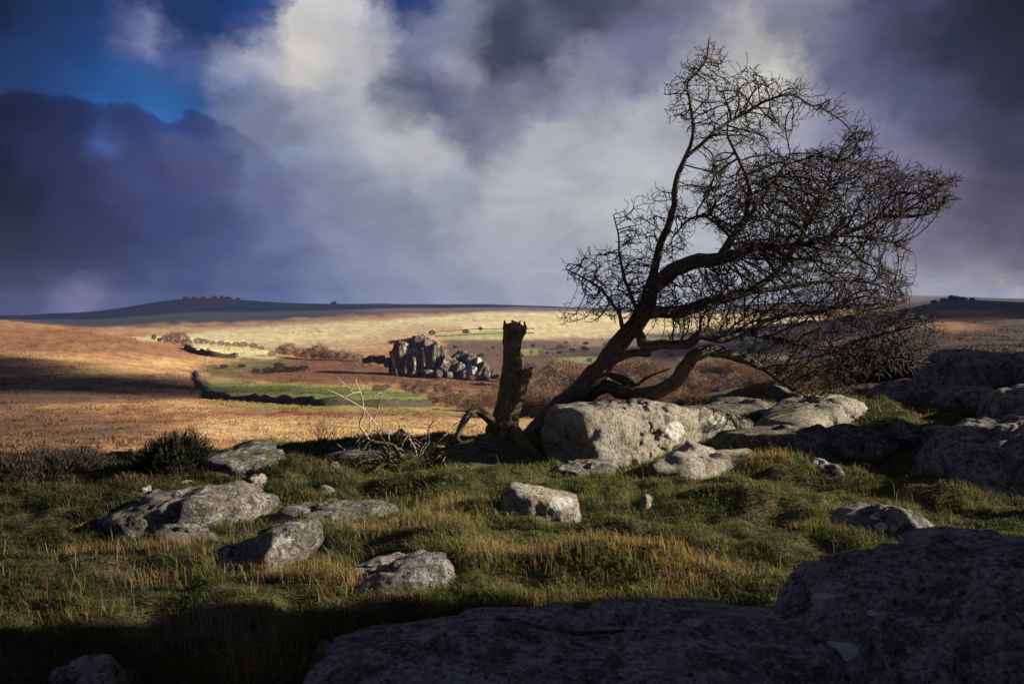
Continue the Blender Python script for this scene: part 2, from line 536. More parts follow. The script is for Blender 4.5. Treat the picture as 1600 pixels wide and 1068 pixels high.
M_ROCK_MOSS = mat_rock('granite_mossy', moss=0.85, lichen=0.4)
M_ROCK_DARK = mat_rock('granite_shaded_crust', dark=(0.024, 0.023, 0.028), light=(0.36, 0.325, 0.345), lichen=1.1, moss=0.15)  # darker copy of the granite, shade put into its tone
M_ROCK_FAR = mat_rock('granite_weathered', dark=(0.04, 0.04, 0.037), light=(0.18, 0.17, 0.14), scale=0.10, moss=0.3, lichen=0.6)
M_BARK = mat_bark('hawthorn_bark', (0.012, 0.010, 0.009), (0.19, 0.155, 0.12), moss=0.25)
M_STUMP = mat_bark('rotten_bark', (0.014, 0.011, 0.008), (0.26, 0.205, 0.13), moss=0.6)
M_DEAD = mat_bark('bleached_deadwood', (0.16, 0.135, 0.11), (0.55, 0.49, 0.42), moss=0.0)
M_DEADBASE = mat_bark('mossy_deadwood', (0.015, 0.012, 0.01), (0.10, 0.085, 0.06), moss=0.7)
M_TWIG = mat_plain('twig_bark', (0.050, 0.042, 0.038), 0.6, 9)
M_SHRUB = mat_plain('shrub_twig', (0.14, 0.075, 0.05), 0.4, 14)
M_TREE_BROWN = mat_plain('bare_tree_brown', (0.27, 0.18, 0.11), 0.45, 0.5)
M_TREE_RUST = mat_plain('bare_tree_purple', (0.19, 0.125, 0.10), 0.45, 0.5)
M_TREE_DARK = mat_plain('evergreen_dark', (0.028, 0.034, 0.02), 0.5, 0.5)
M_GORSE = mat_plain('gorse_spines', (0.022, 0.024, 0.014), 0.5, 6)
M_RAW = mat_plain('raw_red_wood', (0.34, 0.10, 0.05), 0.3, 30)
M_WALLSTONE = mat_plain('field_wall_stone', (0.040, 0.034, 0.024), 0.7, 1.2)
M_HOUSE = mat_plain('whitewash', (0.6, 0.6, 0.58), 0.08, 1)
M_SLATE = mat_plain('roof_slate', (0.07, 0.07, 0.08), 0.2, 1)

# ------------------------------------------------------------------ terrain
FLAT = None
PROFILE = {   # photograph column: (distance, photograph row of the ground there)
    0: [(9, FLAT), (12, 712), (18, 700), (25, 694), (50, 682), (100, 661), (200, 628), (350, 590), (500, 545), (700, 497), (850, 502), (1000, 512), (1400, 512), (2000, 506), (3000, 499), (4000, 494), (5000, 493), (7000, 500)],
    150: [(9, FLAT), (12, 712), (18, 700), (25, 693), (50, 681), (100, 661), (200, 630), (350, 598), (500, 560), (700, 514), (850, 518), (1000, 526), (1400, 522), (2000, 514), (3000, 500), (4000, 487), (5000, 492), (7000, 500)],
    240: [(9, FLAT), (12, 710), (18, 699), (25, 692), (50, 680), (100, 662), (200, 632), (350, 603), (500, 570), (700, 530), (850, 530), (1000, 528), (1400, 524), (2000, 515), (3000, 495), (4000, 468), (5000, 480), (7000, 500)],
    300: [(9, FLAT), (12, 708), (18, 698), (25, 691), (50, 680), (100, 662), (200, 634), (350, 606), (500, 578), (700, 549), (900, 539), (1200, 531), (1600, 522), (2000, 514), (3000, 492), (4000, 462), (5000, 476), (7000, 500)],
    350: [(9, FLAT), (12, 706), (18, 697), (25, 690), (50, 680), (100, 662), (200, 635), (350, 608), (500, 582), (700, 553), (900, 542), (1200, 531), (1600, 521), (2000, 512), (3000, 492), (4000, 463), (5000, 475), (7000, 500)],
    420: [(9.5, FLAT), (12, 700), (18, 695), (25, 690), (50, 679), (100, 662), (200, 637), (350, 611), (500, 586), (600, 569), (700, 556), (900, 545), (1200, 531), (1600, 519), (2000, 510), (3000, 492), (4000, 471), (5000, 476), (7000, 500)],
    500: [(9.5, FLAT), (12, 698), (18, 694), (25, 690), (50, 679), (100, 662), (200, 639), (350, 614), (500, 590), (600, 573), (700, 560), (900, 547), (1200, 530), (1600, 516), (2000, 506), (3000, 488), (4000, 475), (5000, 475), (7000, 500)],
    600: [(9.5, FLAT), (12, 694), (18, 694), (25, 690), (50, 680), (100, 664), (200, 641), (350, 616), (500, 594), (600, 576), (700, 562), (900, 546), (1200, 528), (1600, 512), (2000, 502), (3000, 484), (4000, 476), (5000, 474), (7000, 500)],
    800: [(10.5, FLAT), (12, 684), (18, 692), (25, 690), (50, 683), (100, 668), (200, 648), (350, 626), (500, 606), (700, 582), (900, 561), (1200, 534), (1600, 514), (2000, 500), (3000, 484), (4000, 478), (5000, 476), (7000, 500)],
    1000: [(12, FLAT), (14, 644), (18, 668), (25, 676), (50, 672), (100, 662), (200, 648), (350, 626), (500, 606), (700, 580), (900, 559), (1200, 533), (1600, 514), (2000, 500), (3000, 488), (4000, 484), (5000, 484), (7000, 500)],
    1150: [(14, FLAT), (16, 634), (20, 650), (25, 655), (50, 658), (100, 652), (200, 638), (350, 619), (500, 599), (700, 572), (900, 552), (1200, 530), (1600, 512), (2000, 500), (3000, 484), (4000, 479), (5000, 478), (7000, 500)],
    1300: [(14, FLAT), (18, 606), (25, 602), (50, 600), (100, 594), (200, 584), (350, 570), (500, 554), (700, 536), (900, 521), (1200, 506), (1600, 498), (2000, 492), (3000, 480), (4000, 470), (5000, 468), (7000, 500)],
    1400: [(14, FLAT), (18, 602), (25, 588), (50, 575), (100, 563), (200, 548), (350, 535), (500, 522), (700, 508), (900, 497), (1200, 487), (1600, 486), (2000, 482), (3000, 470), (4000, 461), (5000, 461), (7000, 500)],
    1490: [(14, FLAT), (18, 598), (25, 582), (50, 568), (100, 556), (200, 542), (350, 528), (500, 514), (700, 500), (900, 485), (1200, 464), (1600, 476), (2000, 474), (3000, 468), (4000, 464), (5000, 464), (7000, 500)],
    1600: [(14, FLAT), (18, 596), (25, 580), (50, 564), (100, 552), (200, 540), (350, 526), (500, 512), (700, 498), (900, 485), (1200, 474), (1600, 474), (2000, 473), (3000, 471), (4000, 468), (5000, 468), (7000, 500)],
}
_LR = np.linspace(math.log(0.5), math.log(14000), 700)
_AZ = np.linspace(rad(-36), rad(36), 300)


def _build_table():
    cols, azs = [], []
    for px in sorted(PROFILE):
        r0 = ray(px, 490)
        a = math.atan2(r0[0], 1.0)
        ds, zs = [0.4], [0.0]
        for d, py in PROFILE[px]:
            ds.append(d / math.cos(a))
            zs.append(0.0 if py is None else EYE + ray(px, py)[2] * d)
        ds.append(14000.0)
        zs.append(zs[-1] - 60)
        z = np.interp(_LR, np.log(ds), zs)
        k = np.exp(-0.5 * (np.arange(-8, 9) / 3.0) ** 2)
        k /= k.sum()
        z = np.convolve(np.pad(z, 8, mode='edge'), k, mode='valid')
        cols.append(z)
        azs.append(a)
    cols = np.array(cols)
    tab = np.array([np.interp(_AZ, azs, cols[:, j]) for j in range(len(_LR))])   # (r, az)
    k = np.exp(-0.5 * (np.arange(-12, 13) / 4.5) ** 2)
    k /= k.sum()
    pad = np.pad(tab, ((0, 0), (12, 12)), mode='edge')
    return np.array([np.convolve(row, k, mode='valid') for row in pad])


_TAB = _build_table()


def gp(px, py, z=0.0):
    """point on the level shelf of turf under a photograph point"""
    r = ray(px, py)
    d = (z - EYE) / r[2]
    return np.array([r[0] * d, d])


HUMMOCKS = [  # photograph x, y, rise, half width across, half depth
    (930, 905, 0.20, 0.75, 0.26), (1120, 915, 0.14, 0.7, 0.25), (820, 820, 0.05, 0.55, 0.25), (580, 850, 0.12, 0.8, 0.30), (720, 810, 0.06, 0.6, 0.3),
    (650, 765, 0.07, 0.9, 0.3), (760, 760, 0.07, 0.9, 0.35), (1130, 800, 0.16, 0.9, 0.28), (980, 835, 0.10, 0.7, 0.2), (1330, 760, 0.10, 0.8, 0.3),
    (430, 930, 0.05, 0.7, 0.3), (250, 900, 0.07, 0.9, 0.35), (90, 960, 0.12, 0.8, 0.4), (300, 960, 0.1, 0.6, 0.3), (480, 745, 0.04, 1.0, 0.5), (1250, 850, 0.10, 0.8, 0.3),
    (1000, 770, 0.08, .8, .25), (700, 870, .10, .4, .3), (60, 800, .08, 1.2, .6), (1180, 735, .10, .8, .3),
    (1420, 660, .25, 2.0, 1.5), (1540, 620, .45, 2.2, 2.0), (1230, 640, .12, 1.5, 1.0), (830, 700, .12, .5, .4),
]
_HXY = [(gp(h[0], h[1]), h[2], h[3], h[4]) for h in HUMMOCKS]


def height(x, y, fine=True):
    x = np.atleast_1d(np.asarray(x, float))
    y = np.atleast_1d(np.asarray(y, float))
    r = np.maximum(np.hypot(x, y), 0.5)
    a = np.clip(np.arctan2(x, y), _AZ[0], _AZ[-1])
    fi = np.clip((np.log(r) - _LR[0]) / (_LR[1] - _LR[0]), 0, len(_LR) - 1.001)
    fj = np.clip((a - _AZ[0]) / (_AZ[1] - _AZ[0]), 0, len(_AZ) - 1.001)
    i, j = fi.astype(int), fj.astype(int)
    u, v = fi - i, fj - j
    z = (_TAB[i, j] * (1 - u) + _TAB[i + 1, j] * u) * (1 - v) + (_TAB[i, j + 1] * (1 - u) + _TAB[i + 1, j + 1] * u) * v
    z = z + 6.0 * smooth(500, 2500, r) * fbm(xy0(x, y, 420), 4, 3) + 1.3 * smooth(60, 400, r) * (1 - .5 * smooth(2000, 4000, r)) * fbm(xy0(x, y, 60), 3, 5)
    z = z + 0.35 * smooth(14, 60, r) * fbm(xy0(x, y, 9), 3, 9)
    if fine:
        near = 1 - smooth(22, 40, r)
        nn = 0.13 * fbm(xy0(x, y * 1.6, 1.6), 3, 21) + 0.065 * fbm(xy0(x, y * 1.2, 0.5), 3, 25)
        z = z + near * nn
        m = r < 26
        if m.any():
            xm, ym = x[m], y[m]
            t = np.zeros_like(xm)
            for (c, h, sx, sy) in _HXY:
                t += h * np.exp(-((xm - c[0]) / sx) ** 2 - ((ym - c[1]) / sy) ** 2)
            z[m] += t
    return z


def hz(x, y):
    return float(height(x, y)[0])


_MR = np.exp(np.linspace(math.log(9), math.log(9000), 1500))


def locate(px, py):
    """point of the land seen at a photograph point"""
    r = ray(px, py)
    z = EYE + r[2] * _MR
    h = height(r[0] * _MR, _MR, fine=False)
    k = np.nonzero(z <= h)[0]
    k = k[0] if len(k) else len(_MR) - 1
    d = _MR[k]
    return np.array([r[0] * d, d, h[k]])


def poly_dist(px, py, poly):
    """signed distance in photograph pixels, positive inside"""
    poly = np.asarray(poly, float)
    inside = np.zeros(px.shape, bool)
    best = np.full(px.shape, 1e9)
    n = len(poly)
    for k in range(n):
        x0, y0 = poly[k]
        x1, y1 = poly[(k + 1) % n]
        c = ((y0 > py) != (y1 > py))
        with np.errstate(divide='ignore', invalid='ignore'):
            xi = (x1 - x0) * (py - y0) / (y1 - y0 if y1 != y0 else 1e-9) + x0
        inside ^= c & (px < xi)
        dx, dy = x1 - x0, y1 - y0
        t = np.clip(((px - x0) * dx + (py - y0) * dy) / (dx * dx + dy * dy + 1e-9), 0, 1)
        best = np.minimum(best, np.hypot(px - x0 - t * dx, py - y0 - t * dy))
    return np.where(inside, best, -best)


ORANGE, STRAW, PALE = (0.36, 0.205, 0.10), (0.50, 0.35, 0.175), (0.56, 0.49, 0.28)
GREEN, BRACKEN, HEATHER = (0.17, 0.20, 0.055), (0.15, 0.066, 0.036), (0.10, 0.062, 0.055)
DARKH, BROWN = (0.018, 0.019, 0.024), (0.085, 0.046, 0.032)  # DARKH: dark heather with the hill's cloud shade put into it
COVER = [  # outline on the land (photograph points), colour, edge softness, strength
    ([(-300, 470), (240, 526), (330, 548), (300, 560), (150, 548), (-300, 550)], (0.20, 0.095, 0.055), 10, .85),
    ([(-300, 590), (60, 582), (250, 558), (330, 562), (300, 575), (120, 590), (-200, 605)], (0.46, 0.31, 0.14), 5, .9),
    ([(-300, 604), (150, 588), (330, 590), (340, 622), (240, 626), (-300, 640)], BROWN, 5, .9),
    ([(-300, 650), (150, 640), (330, 645), (330, 660), (120, 672), (-300, 700)], (0.26, 0.13, 0.062), 10, .8),
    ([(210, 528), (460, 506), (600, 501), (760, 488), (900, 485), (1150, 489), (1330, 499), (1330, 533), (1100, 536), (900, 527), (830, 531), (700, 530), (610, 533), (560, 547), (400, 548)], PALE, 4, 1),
    ([(380, 540), (560, 530), (640, 508), (720, 510), (720, 522), (640, 540), (520, 556), (400, 556)], (0.36, 0.22, 0.14), 8, .75),
    ([(690, 531), (830, 531), (960, 529), (1150, 538), (1400, 520), (1700, 500), (1700, 580), (1300, 600), (1150, 640), (820, 655), (790, 600), (700, 570)], HEATHER, 6, .95),
    ([(880, 530), (1300, 536), (1300, 545), (900, 541)], (0.32, 0.24, 0.15), 4, .6),
    ([(680, 523), (790, 515), (790, 526), (690, 530)], (0.30, 0.32, 0.10), 2, .9),
    ([(812, 545), (840, 543), (840, 552), (815, 554)], (0.26, 0.30, 0.09), 2, .9),
    ([(855, 565), (880, 558), (960, 558), (950, 566), (870, 570)], (0.28, 0.31, 0.11), 2, .9),
    ([(1060, 556), (1170, 552), (1260, 560), (1170, 566), (1060, 566)], (0.36, 0.27, 0.12), 3, .8),
    ([(395, 566), (520, 556), (620, 572), (800, 588), (830, 606), (700, 612), (600, 600), (460, 600), (330, 586), (310, 572)], BRACKEN, 5, 1),
    ([(300, 580), (345, 568), (450, 558), (470, 566), (400, 580), (340, 590)], (0.10, 0.10, 0.04), 4, .8),
    ([(322, 592), (400, 598), (500, 601), (600, 606), (668, 618), (668, 634), (500, 636), (400, 630), (330, 624)], GREEN, 3, 1),
    ([(600, 604), (690, 598), (760, 610), (790, 630), (700, 640), (660, 616)], (0.22, 0.115, 0.06), 5, .7),
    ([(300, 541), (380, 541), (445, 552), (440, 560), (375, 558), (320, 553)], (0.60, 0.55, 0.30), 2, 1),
    ([(-400, 560), (-50, 555), (60, 580), (90, 620), (60, 645), (-400, 645)], (0.11, 0.06, 0.038), 30, .8),  # far-left slope darkened in colour to stand for shade
    ([(330, 640), (520, 638), (700, 642), (700, 648), (520, 652), (330, 648)], (0.19, 0.078, 0.045), 4, .85),
    ([(330, 629), (700, 640), (820, 642), (820, 647), (640, 646), (330, 637)], (0.26, 0.24, 0.08), 3, .8),
    ([(330, 652), (520, 656), (840, 650), (860, 690), (660, 690), (420, 690), (300, 680)], STRAW, 8, .9),
    ([(1290, 500), (1400, 480), (1500, 455), (1900, 455), (1900, 640), (1350, 640), (1260, 600)], (0.034, 0.021, 0.019), 8, .94),  # right slope painted darker because it turns from the sun
    ([(-400, 640), (60, 640), (260, 655), (230, 690), (100, 720), (-400, 760)], (0.10, 0.056, 0.038), 30, .85),  # dimming of the field's left end put into the cover colour
    ([(1410, 505), (1480, 500), (1560, 512), (1480, 520)], (0.34, 0.175, 0.075), 4, .75),
    ([(1420, 480), (1500, 484), (1600, 490), (1600, 498), (1480, 494)], (0.26, 0.14, 0.075), 4, .7),
    ([(1230, 520), (1380, 505), (1420, 520), (1330, 545), (1240, 545)], (0.24, 0.13, 0.10), 6, .7),
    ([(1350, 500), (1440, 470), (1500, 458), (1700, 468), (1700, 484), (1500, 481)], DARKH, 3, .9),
]


def cover_color(x, y, z):
    r = np.hypot(x, y)
    yy = np.maximum(y, 0.2 * r + 0.1)
    A, Z = x / yy, (z - EYE) / yy
    c, s = math.cos(PITCH), math.sin(PITCH)
    den = c - s * Z
    px = 800 + FPX * A / den
    py = 534 - FPX * (s + c * Z) / den
    wn = fbm(np.stack([px / 34, py / 9, px * 0], -1), 4, 41)
    wx = fbm(np.stack([px / 22, py / 7, px * 0 + 5], -1), 4, 47)
    qx, qy = px + 10 * wx, py + 2.6 * wn
    col = np.empty((len(x), 3))
    col[:] = ORANGE
    v = fbm(np.stack([px / 90, py / 8, px * 0], -1), 4, 51)
    t = smooth(-0.1, 0.5, v)[:, None]
    col = col * (1 - .45 * t) + np.array(STRAW) * .45 * t
    t = smooth(0.15, 0.6, -v)[:, None]
    col = col * (1 - .7 * t) + np.array((0.17, 0.085, 0.045)) * .7 * t
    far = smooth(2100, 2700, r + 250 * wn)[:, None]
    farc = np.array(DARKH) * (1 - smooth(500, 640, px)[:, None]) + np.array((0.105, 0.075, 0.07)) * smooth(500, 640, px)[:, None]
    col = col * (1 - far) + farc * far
    for poly, cc, soft, stren in COVER:
        w = smooth(-soft, soft, poly_dist(qx, qy, poly)) * stren
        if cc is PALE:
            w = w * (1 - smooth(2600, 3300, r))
        col = col * (1 - w[:, None]) + np.array(cc) * w[:, None]
    mott = fbm(np.stack([px / 9, py / 4.0, px * 0], -1), 3, 61)
    col *= (1 + 0.20 * mott)[:, None]
    spk = smooth(.35, .6, fbm(np.stack([px / 7, py / 2.2, px * 0 + 9], -1), 3, 66)) * smooth(.0, .5, fbm(np.stack([px / 80, py / 14, px * 0], -1), 2, 68)) * smooth(200, 500, r)
    col *= (1 - .55 * spk)[:, None]
    return np.clip(col, 0.01, 0.9)


def near_color(x, y):
    v = fbm(xy0(x, y, 1.3), 4, 71)
    w = fbm(xy0(x, y, 0.35), 3, 75)
    t = smooth(-.4, .5, v + .5 * w)[:, None]
    return np.array((0.055, 0.06, 0.018)) * (1 - t) + np.array((0.085, 0.065, 0.028)) * t


def terrain():
    fine = np.arange(-38, 38.001, 0.13)
    coarse = np.arange(38 + 4.7, 360 - 38 - 4.6, 4.7)
    az = np.radians(np.concatenate([fine, coarse]))
    na = len(az)
    r_near = np.concatenate([[0.5, 1.2, 1.9, 2.4], np.arange(2.8, 9, 0.055), np.arange(9, 16.01, 0.10)])
    r_mid = np.exp(np.linspace(math.log(16.1), math.log(1100), 210))
    r_far = np.exp(np.linspace(math.log(1100), math.log(6600), 110))
    for name, rr, mat, kindlab in (('ground', r_near, M_GROUND, 'g'), ('moor', np.concatenate([[r_near[-1]], r_mid]), M_MOOR, 'm'), ('hills', r_far, M_HILL, 'h')):
        R, A = np.meshgrid(rr, az, indexing='ij')
        x, y = (R * np.sin(A)).ravel(), (R * np.cos(A)).ravel()
        z = height(x, y)
        nr = len(rr)
        idx = np.arange(nr * na).reshape(nr, na)
        nxt = np.roll(idx, -1, axis=1)
        f = np.stack([idx[:-1].ravel(), idx[1:].ravel(), nxt[1:].ravel(), nxt[:-1].ravel()], -1)[:, ::-1]
        verts = np.stack([x, y, z], -1)
        if kindlab == 'g':
            colr = near_color(x, y)
            rad_ = np.hypot(x, y)
            k = smooth(10.5, 14, rad_ - 3.0 * smooth(0, 3, x) + .8 * fbm(xy0(x, y, 2.0), 3, 77))[:, None]
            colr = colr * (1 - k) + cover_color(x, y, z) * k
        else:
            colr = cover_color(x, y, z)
        faces = [f]
        if kindlab == 'g':
            verts = np.vstack([verts, [[0, 0, height(0.01, 0.01)[0]]]])
            colr = np.vstack([colr, colr[:1]])
            c = len(verts) - 1
            faces.append(np.stack([np.full(na, c), idx[0], nxt[0]], -1)[:, ::-1])
        o = link(name, new_mesh(name, verts, faces, mat, True, colr))
        tag(o, {'g': 'hummocky turf shelf between the granite boulders', 'm': 'rolling autumn moorland falling into the valley', 'h': 'distant moorland hills on the skyline'}[kindlab], {'g': 'ground', 'm': 'moorland', 'h': 'hills'}[kindlab], kind='structure')


terrain()

# ------------------------------------------------------------------ rocks
_ICO = {}


def ico(sub):
    if sub not in _ICO:
        bm = bmesh.new()
        bmesh.ops.create_icosphere(bm, subdivisions=sub, radius=1.0)
        v = np.array([q.co for q in bm.verts])
        f = np.array([[q.index for q in p.verts] for p in bm.faces])
        bm.free()
        _ICO[sub] = (v, f)
    return _ICO[sub]


def polar_radius(poly, th):
    """distance from the origin to a star-shaped outline in each direction"""
    poly = np.asarray(poly)
    out = np.zeros(len(th))
    c, s = np.cos(th), np.sin(th)
    n = len(poly)
    for k in range(n):
        p, q = poly[k], poly[(k + 1) % n]
        e = q - p
        den = c * e[1] - s * e[0]
        with np.errstate(divide='ignore', invalid='ignore'):
            t = (p[0] * e[1] - p[1] * e[0]) / den
            u = (p[0] * s - p[1] * c) / den
        ok = (np.abs(den) > 1e-9) & (t > 0) & (u >= -1e-6) & (u <= 1 + 1e-6)
        out = np.where(ok, np.maximum(out, t), out)
    return np.maximum(out, 0.02)


def star_rock(poly, half, sub, seed, n=3.0, rough=0.06, cuts=10, cutlo=0.72, lean=0.0, fine=0.012, vertical=True):
    """poly: outline in its own plane (a, b); half: half thickness across the plane. Returns verts (a, t, b), faces"""
    v, f = ico(sub)
    th = np.arctan2(v[:, 2], v[:, 0])
    r2 = polar_radius(poly, th)
    dx = np.hypot(v[:, 0], v[:, 2])
    rr = 1.0 / ((dx / r2) ** n + (np.abs(v[:, 1]) / half) ** n) ** (1 / n)
    p = v * rr[:, None]
    g = rng(seed)
    size = np.array([np.ptp(p[:, 0]), np.ptp(p[:, 1]), np.ptp(p[:, 2])])
    for k in range(cuts):
        nv = g.normal(size=3)
        nv /= np.linalg.norm(nv)
        nv = nv / size
        nv /= np.linalg.norm(nv)
        d = p @ nv
        lim = d.max() * g.uniform(cutlo, 0.97)
        over = d > lim
        sc = np.where(over, (lim + 0.03 * (d - lim)) / np.maximum(d, 1e-6), 1)
        p = p * sc[:, None]
    s = float(np.sort(size)[1])
    nrm = p / np.linalg.norm(p, axis=1)[:, None]
    disp = rough * s * (fbm(p / (0.45 * s) + seed, 3, seed) - 0.4 * np.abs(fbm(p * np.array([1, 1, 1.6]) / (0.28 * s) + 9.3, 3, seed + 5)))
    crack = np.abs(fbm(p * np.array([1, 1, 1.8]) / (0.75 * s) + 2.1 * seed, 2, seed + 31))
    disp -= 0.055 * min(s, 1.2) * np.clip(1 - crack / 0.05, 0, 1)
    disp -= 0.7 * rough * s * np.maximum(0, 0.25 - np.abs(fbm(p / (0.6 * s) + 3.7 * seed, 3, seed + 21))) * 2.0
    disp += fine * fbm(p / 0.09 + seed, 3, seed + 11) + 1.6 * fine * fbm(p / 0.28 + seed, 3, seed + 15) * (1 if fine > 0 else 0)
    p = p + nrm * disp[:, None]
    if lean:
        p[:, 1] += lean * p[:, 2]
    return p, f


def rock(name, label, pts, d=None, half=0.5, yaw=0.0, lean=0.0, mat=None, sub=4, seed=1, n=3.8, sink=0.18, cuts=13, rough=0.06, gz=0.0, group=None, cutlo=0.70, cat='boulder', lichen=(), fine=0.012):
    """standing boulder from its traced outline, at its own distance, with real thickness; yaw turns its broad face"""
    pts = np.asarray(pts, float)
    pb = pts[:, 1].max()
    if d is None:
        d = (gz - EYE) / ray(800, pb)[2] + 0.55 * half * math.cos(yaw)
    c0 = pts.mean(0)
    ctr = P(c0[0], c0[1], d)
    ax = np.array([math.cos(yaw), math.sin(yaw), 0])
    nv = np.array([-math.sin(yaw), math.cos(yaw), 0])
    o = np.array([0, 0, EYE])
    loc = []
    for (px, py) in pts:
        r = ray(px, py)
        t = ((ctr - o) @ nv) / (r @ nv)
        q = o + r * t - ctr
        a, b = q @ ax, q[2]
        if py > c0[1]:
            b -= sink * min(1.0, (py - c0[1]) / max(pb - c0[1], 1))
        loc.append((a, b))
    p, f = star_rock(loc, half, sub, seed, n, rough, cuts, cutlo, lean, fine)
    w = p[:, :1] * ax + p[:, 1:2] * nv + p[:, 2:3] * np.array([0, 0, 1.0])
    ob = link(name, new_mesh(name, w, f, mat or M_ROCK), loc=tuple(ctr))
    tag(ob, label, cat, group)
    ROCKS.append((w + ctr))
    return plates(ob, w + ctr, lichen)


def plates(ob, w, lichen):
    """mark pale lichen plates: photograph x, y, half width, half height"""
    if lichen:
        A, Z = w[:, 0] / w[:, 1], (w[:, 2] - EYE) / w[:, 1]
        c, s = math.cos(PITCH), math.sin(PITCH)
        den = c - s * Z
        px, py = 800 + FPX * A / den, 534 - FPX * (s + c * Z) / den
        m = np.zeros(len(w))
        for (x, y, hw, hh) in lichen:
            q = np.hypot((px - x) / hw, (py - y) / hh)
            m = np.maximum(m, np.clip(1.5 - q, 0, 1))
        col = np.zeros((len(w), 4), np.float32)
        col[:, 0] = m
        at = ob.data.color_attributes.new('Col', 'FLOAT_COLOR', 'POINT')
        at.data.foreach_set('color', col.ravel())
    return ob


def slab(name, label, pts, h=0.2, mat=None, sub=4, seed=1, n=3.2, gz=0.0, tilt=(0, 0), cuts=12, rough=0.09, group=None, cutlo=0.66, cat='rock'):
    """low-lying rock: its footprint on the turf and its height above it"""
    pts = np.asarray(pts, float)
    ft = np.array([gp(px, py, gz) for px, py in pts])
    c = ft.mean(0)
    p, f = star_rock(ft - c, h, sub, seed, n, rough, cuts, cutlo)
    w = np.stack([p[:, 0], p[:, 2], p[:, 1]], -1)
    f = f[:, ::-1]
    w[:, 2] += tilt[0] * w[:, 0] + tilt[1] * w[:, 1]
    z = hz(c[0], c[1]) * 0.5 + gz
    ob = link(name, new_mesh(name, w, f, mat or M_ROCK), loc=(c[0], c[1], z))
    tag(ob, label, cat, group)
    ROCKS.append(w + np.array([c[0], c[1], z]))
    return ob


ROCKS = []


